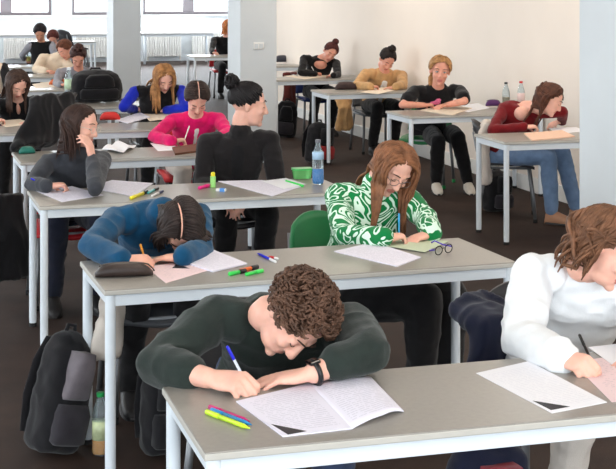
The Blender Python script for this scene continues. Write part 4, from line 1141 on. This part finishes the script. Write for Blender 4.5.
# green box
p = atz(302, 178.5, .7505); r = wroot('lunch_box', tuple(p), 'translucent green box beside the blue drink bottle', 'box')
sharp(MB().loft([(p+A(0,0,.002), A(.050,0,0), A(0,.035,0)), (p+A(0,0,.052), A(.058,0,0), A(0,.042,0))], 24, pw=.45).build('tub', mat('green clear plastic', (120,200,120), .25, trans=.35), r))
sharp(MB().loft([(p+A(0,0,.052), A(.060,0,0), A(0,.044,0)), (p+A(0,0,.062), A(.060,0,0), A(0,.044,0))], 24, pw=.45).build('lid', mat('green lid', (70,176,90), .3), r))
# wristwatch
P = PEOPLE['man']; Sx, el, wr, d, n, _, _ = P['arms']['L']; fa = nz(wr-el)
c = wr-fa*.004; u = nz(np.cross(fa, A(0,0,1))); w = np.cross(u, fa)
w = w if w[2] > 0 else -w
MB().tube([c+u*.034*math.cos(t)+w*.032*math.sin(t) for t in np.linspace(0, 2*math.pi, 25)], .008, 8).build('wristwatch', PBk, P['root'])
MB().box(c+w*.032+nz(-u*.0)*0, (.034,.038,.010), np.array([fa, u, w]).T).build('watch_face', mat('black glass', (14,14,18), .1), P['root'], smooth=False, bevel=.004)
# pink print on the T-shirt
P = TEE
c = (P['S']*.62+P['H']*.38); fwd = nz(np.cross(nz(P['SL']-P['SR']), P['up'])); fwd = -fwd if fwd[1] > 0 else fwd
ax_ = nz(P['SL']-P['SR']); c2 = P['S']*.88+P['H']*.12-ax_*.03+fwd*.102
pr = MB().ell(c2, (.055, .016, .020), np.array([ax_, -fwd, nz(np.cross(ax_, -fwd))]).T).ell(c2+ax_*.03+A(0,0,.025), (.030, .016, .016), np.array([ax_, -fwd, nz(np.cross(ax_, -fwd))]).T)
me_, V_ = remesh(pr, .006, 2); V_ = V_-P['org']; me_.vertices.foreach_set('co', V_.ravel()); me_.update()
obj('shirt_print', me_, mat('pink print', (226,110,150), .7, var=.2, vscale=40), P['root'])['label'] = 'pink and red chest print'
# ------------------------------------------------------------------ bags and coats
F_bag = fabric('bag black', (26,25,28)); F_bagg = fabric('bag grey', (112,105,110)); F_bagd = fabric('bag dark grey', (50,47,52))
def backpack(p, w, d, h, rz, lean, ms, label, leany=0.0, strap=True):
    """stands on the floor or a desk at p, front to -y before turning"""
    p = np.asarray(p, float); R = rotm('z', rz)@rotm('y', lean)@rotm('x', leany)
    r = wroot('backpack', tuple(p), label, 'backpack')
    q = lambda x, y, z: p+R@A(x, y, z)+A(0, 0, .012)
    def sec(z, a, b, y=0): return (q(0, y, z), R@A(a, 0, 0), R@A(0, b, 0))
    m = MB().loft([sec(.0, w*.40, d*.38), sec(.02, w*.48, d*.47), sec(h*.3, w*.5, d*.5), sec(h*.65, w*.48, d*.45), sec(h*.85, w*.42, d*.36, .01), sec(h*.96, w*.28, d*.22, .02), sec(h, w*.1, d*.08, .025)], 28, pw=.62)
    me, V = remesh(m, .01, 3); V = wrinkle(me, V, .006, 9)-p; me.vertices.foreach_set('co', V.ravel()); me.update(); obj('bag_body', me, ms[0], r)
    def fsec(z, a, b): return (q(0, -d*.47, z), R@A(a, 0, 0), R@A(0, b, 0))
    MB().loft([fsec(h*.08, w*.30, .02), fsec(h*.11, w*.38, .045), fsec(h*.34, w*.39, .05), fsec(h*.42, w*.34, .03)], 20, pw=.6).build('front_pocket', ms[2], r)
    MB().loft([fsec(h*.46, w*.28, .015), fsec(h*.49, w*.30, .04), fsec(h*.74, w*.27, .052), fsec(h*.86, w*.19, .058)], 20, pw=.6).build('front_panel', ms[1], r)
    MB().tube([q(-w*.12, d*.1, h*.96), q(-w*.08, d*.1, h*1.05), q(w*.08, d*.1, h*1.05), q(w*.12, d*.1, h*.96)], .009, 8).build('grab_handle', ms[0], r)
    if strap:
        for s in (-1, 1):
            MB().loft([(q(s*w*.2, d*.42, h*.92), R@A(.028,0,0), R@A(0,.010,0)), (q(s*w*.25, d*.62, h*.7), R@A(.030,0,0), R@A(0,.012,0)), (q(s*w*.32, d*.64, h*.4), R@A(.028,0,0), R@A(0,.012,0)), (q(s*w*.4, d*.48, h*.1), R@A(.014,0,0), R@A(0,.006,0))], 12).build('shoulder_strap', ms[0], r)
    MB().tube([q(w*.44*math.cos(t), -d*.18-d*.1*math.sin(t)*0, h*.12+h*.76*math.sin(t)) for t in np.linspace(0, math.pi, 15)], .004, 6).build('zip', M_zip, r)
    return r
pb = atz(50, 452, 0)
backpack(pb, .20, .21, .47, .45, .24, (F_bag, F_bagg, F_bagd), 'black and grey backpack leaning on floor left of second desk')
b2 = atz(98, 103, .7505)
backpack(b2+A(0,.12,0), .50, .30, .30, .1, .0, (F_bag, F_bag, F_bag), 'big black backpack lying on the desk beside the tall bottle', strap=False)
b3 = atz(318, 163, 0)
backpack(b3, .30, .22, .42, .5, .1, (F_bag, F_bag, fabric('bag red', (150,40,40))), 'black bag with red trim on floor under the camel blazer desk')
b4 = atz(283, 140, 0)
backpack(b4+A(.1,.3,0), .28, .2, .44, -.3, .1, (F_bag, F_bag, F_bagd), 'dark bag on floor just right of the middle column')
b5 = atz(163, 462, 0)
backpack(b5+A(.0,.10,0), .15, .15, .40, .2, .05, (F_bag, F_bag, F_bag), 'black rucksack on floor below left end of nearest desk')
b7 = atz(496, 214, 0)
backpack(b7+A(.05,.1,0), .24, .18, .34, .3, .05, (F_bag, F_bag, F_bagd), 'small black bag on floor by the legs of the desk at the wall', strap=False)
b6 = atz(487, 500, 0)
backpack(A(1.77, 3.92, 0), .30, .16, .50, .1, .0, (F_navy, fabric('patterned red', (150,34,52)), F_navy), 'navy and red patterned bag on floor under nearest desk', strap=False)
def drape(pts, w, th, m, label, cat='jacket', name='jacket', parts=None, org=None):
    """folded cloth hanging along a path of world points (tube-like, flattened)"""
    secs = []
    pts = [np.asarray(p, float) for p in pts]
    for i, p in enumerate(pts):
        k = [1, .95, 1.0, 1.05, 1.0, .9][i % 6]
        t = nz(pts[min(i+1, len(pts)-1)]-pts[max(i-1, 0)]); a = A(*w) if not np.isscalar(w) else A(w, 0, 0); b = nz(np.cross(t, a))
        secs.append((p, a*k, b*th))
    mb = MB().loft(secs, 20, pw=.8)
    me, V = remesh(mb, .011, 3); V = wrinkle(me, V, .016, 6, (1.5, 1.5, .5)); og = pts[-1] if org is None else np.asarray(org, float)
    V = V-og; me.vertices.foreach_set('co', V.ravel()); me.update()
    o = obj(name, me, m); o.location = og; o['_w'] = 1; return tag(o, label, cat)
H = PEOPLE['white']['H']
drape([H+A(-.20,.28,.18), H+A(-.18,.12,.15), H+A(-.20,.10,-.05), H+A(-.20,.08,-.20)], (.11, .05, 0), .045, F_navy, 'navy jacket hanging on the chair of the woman in white')
H = PEOPLE['petrol']['H']
q = aty(112, 322, 5.75)
drape([q+A(.03,.12,.16), q+A(.02,.06,.06), q, q-A(.03,0,.14)], (.055, .02, 0), .03, F_beige, 'pale beige scarf hanging below left end of second desk', 'scarf', 'scarf')
q = atz(48, 150, .7505)
drape([q+A(-.10,-.02,.03), q+A(-.06,.05,.10), q+A(.02,.12,.26), q+A(.06,.18,.36)], (.16, .12, 0), .06, F_black, 'black coat heaped upright on the left end of desk behind the glasses woman', 'coat', 'coat', org=q)
q = aty(0, 225, 8.6)
drape([q+A(0,.05,.16), q+A(.0,.02,.06), q+A(.02,0,-.1), q+A(.02,0,-.32)], (.14, .06, 0), .07, F_black, 'black coat hanging low at the left edge beside third desk', 'coat', 'coat')
H = PEOPLE['wine']['H']
q = aty(484, 122, H[1])
drape([q+A(.03,0,.0), q+A(-.01,-.02,-.08), q+A(0,-.02,-.25), q+A(.01,-.02,-.48)], (.05, .09, 0), .035, F_beige, 'beige coat over the chair of the woman in dark red', 'coat', 'coat')
q = aty(345, 108, 14.75)
drape([q+A(0,.08,.10), q, q-A(0,0,.14), q-A(.02,0,.24)], (.10, .03, 0), .03, F_camel, 'camel coat tail hanging from the chair of the camel blazer', 'coat', 'coat')
H = PEOPLE['scoop']['H']
q = aty(290, 84, H[1]+.2)
drape([q+A(0,.0,.14), q+A(0,0,.02), q-A(0,0,.14), q-A(0,0,.26)], (.09, .03, 0), .035, fabric('maroon coat', (98,44,40)), 'maroon jacket hanging beside the woman in scoop-neck top')
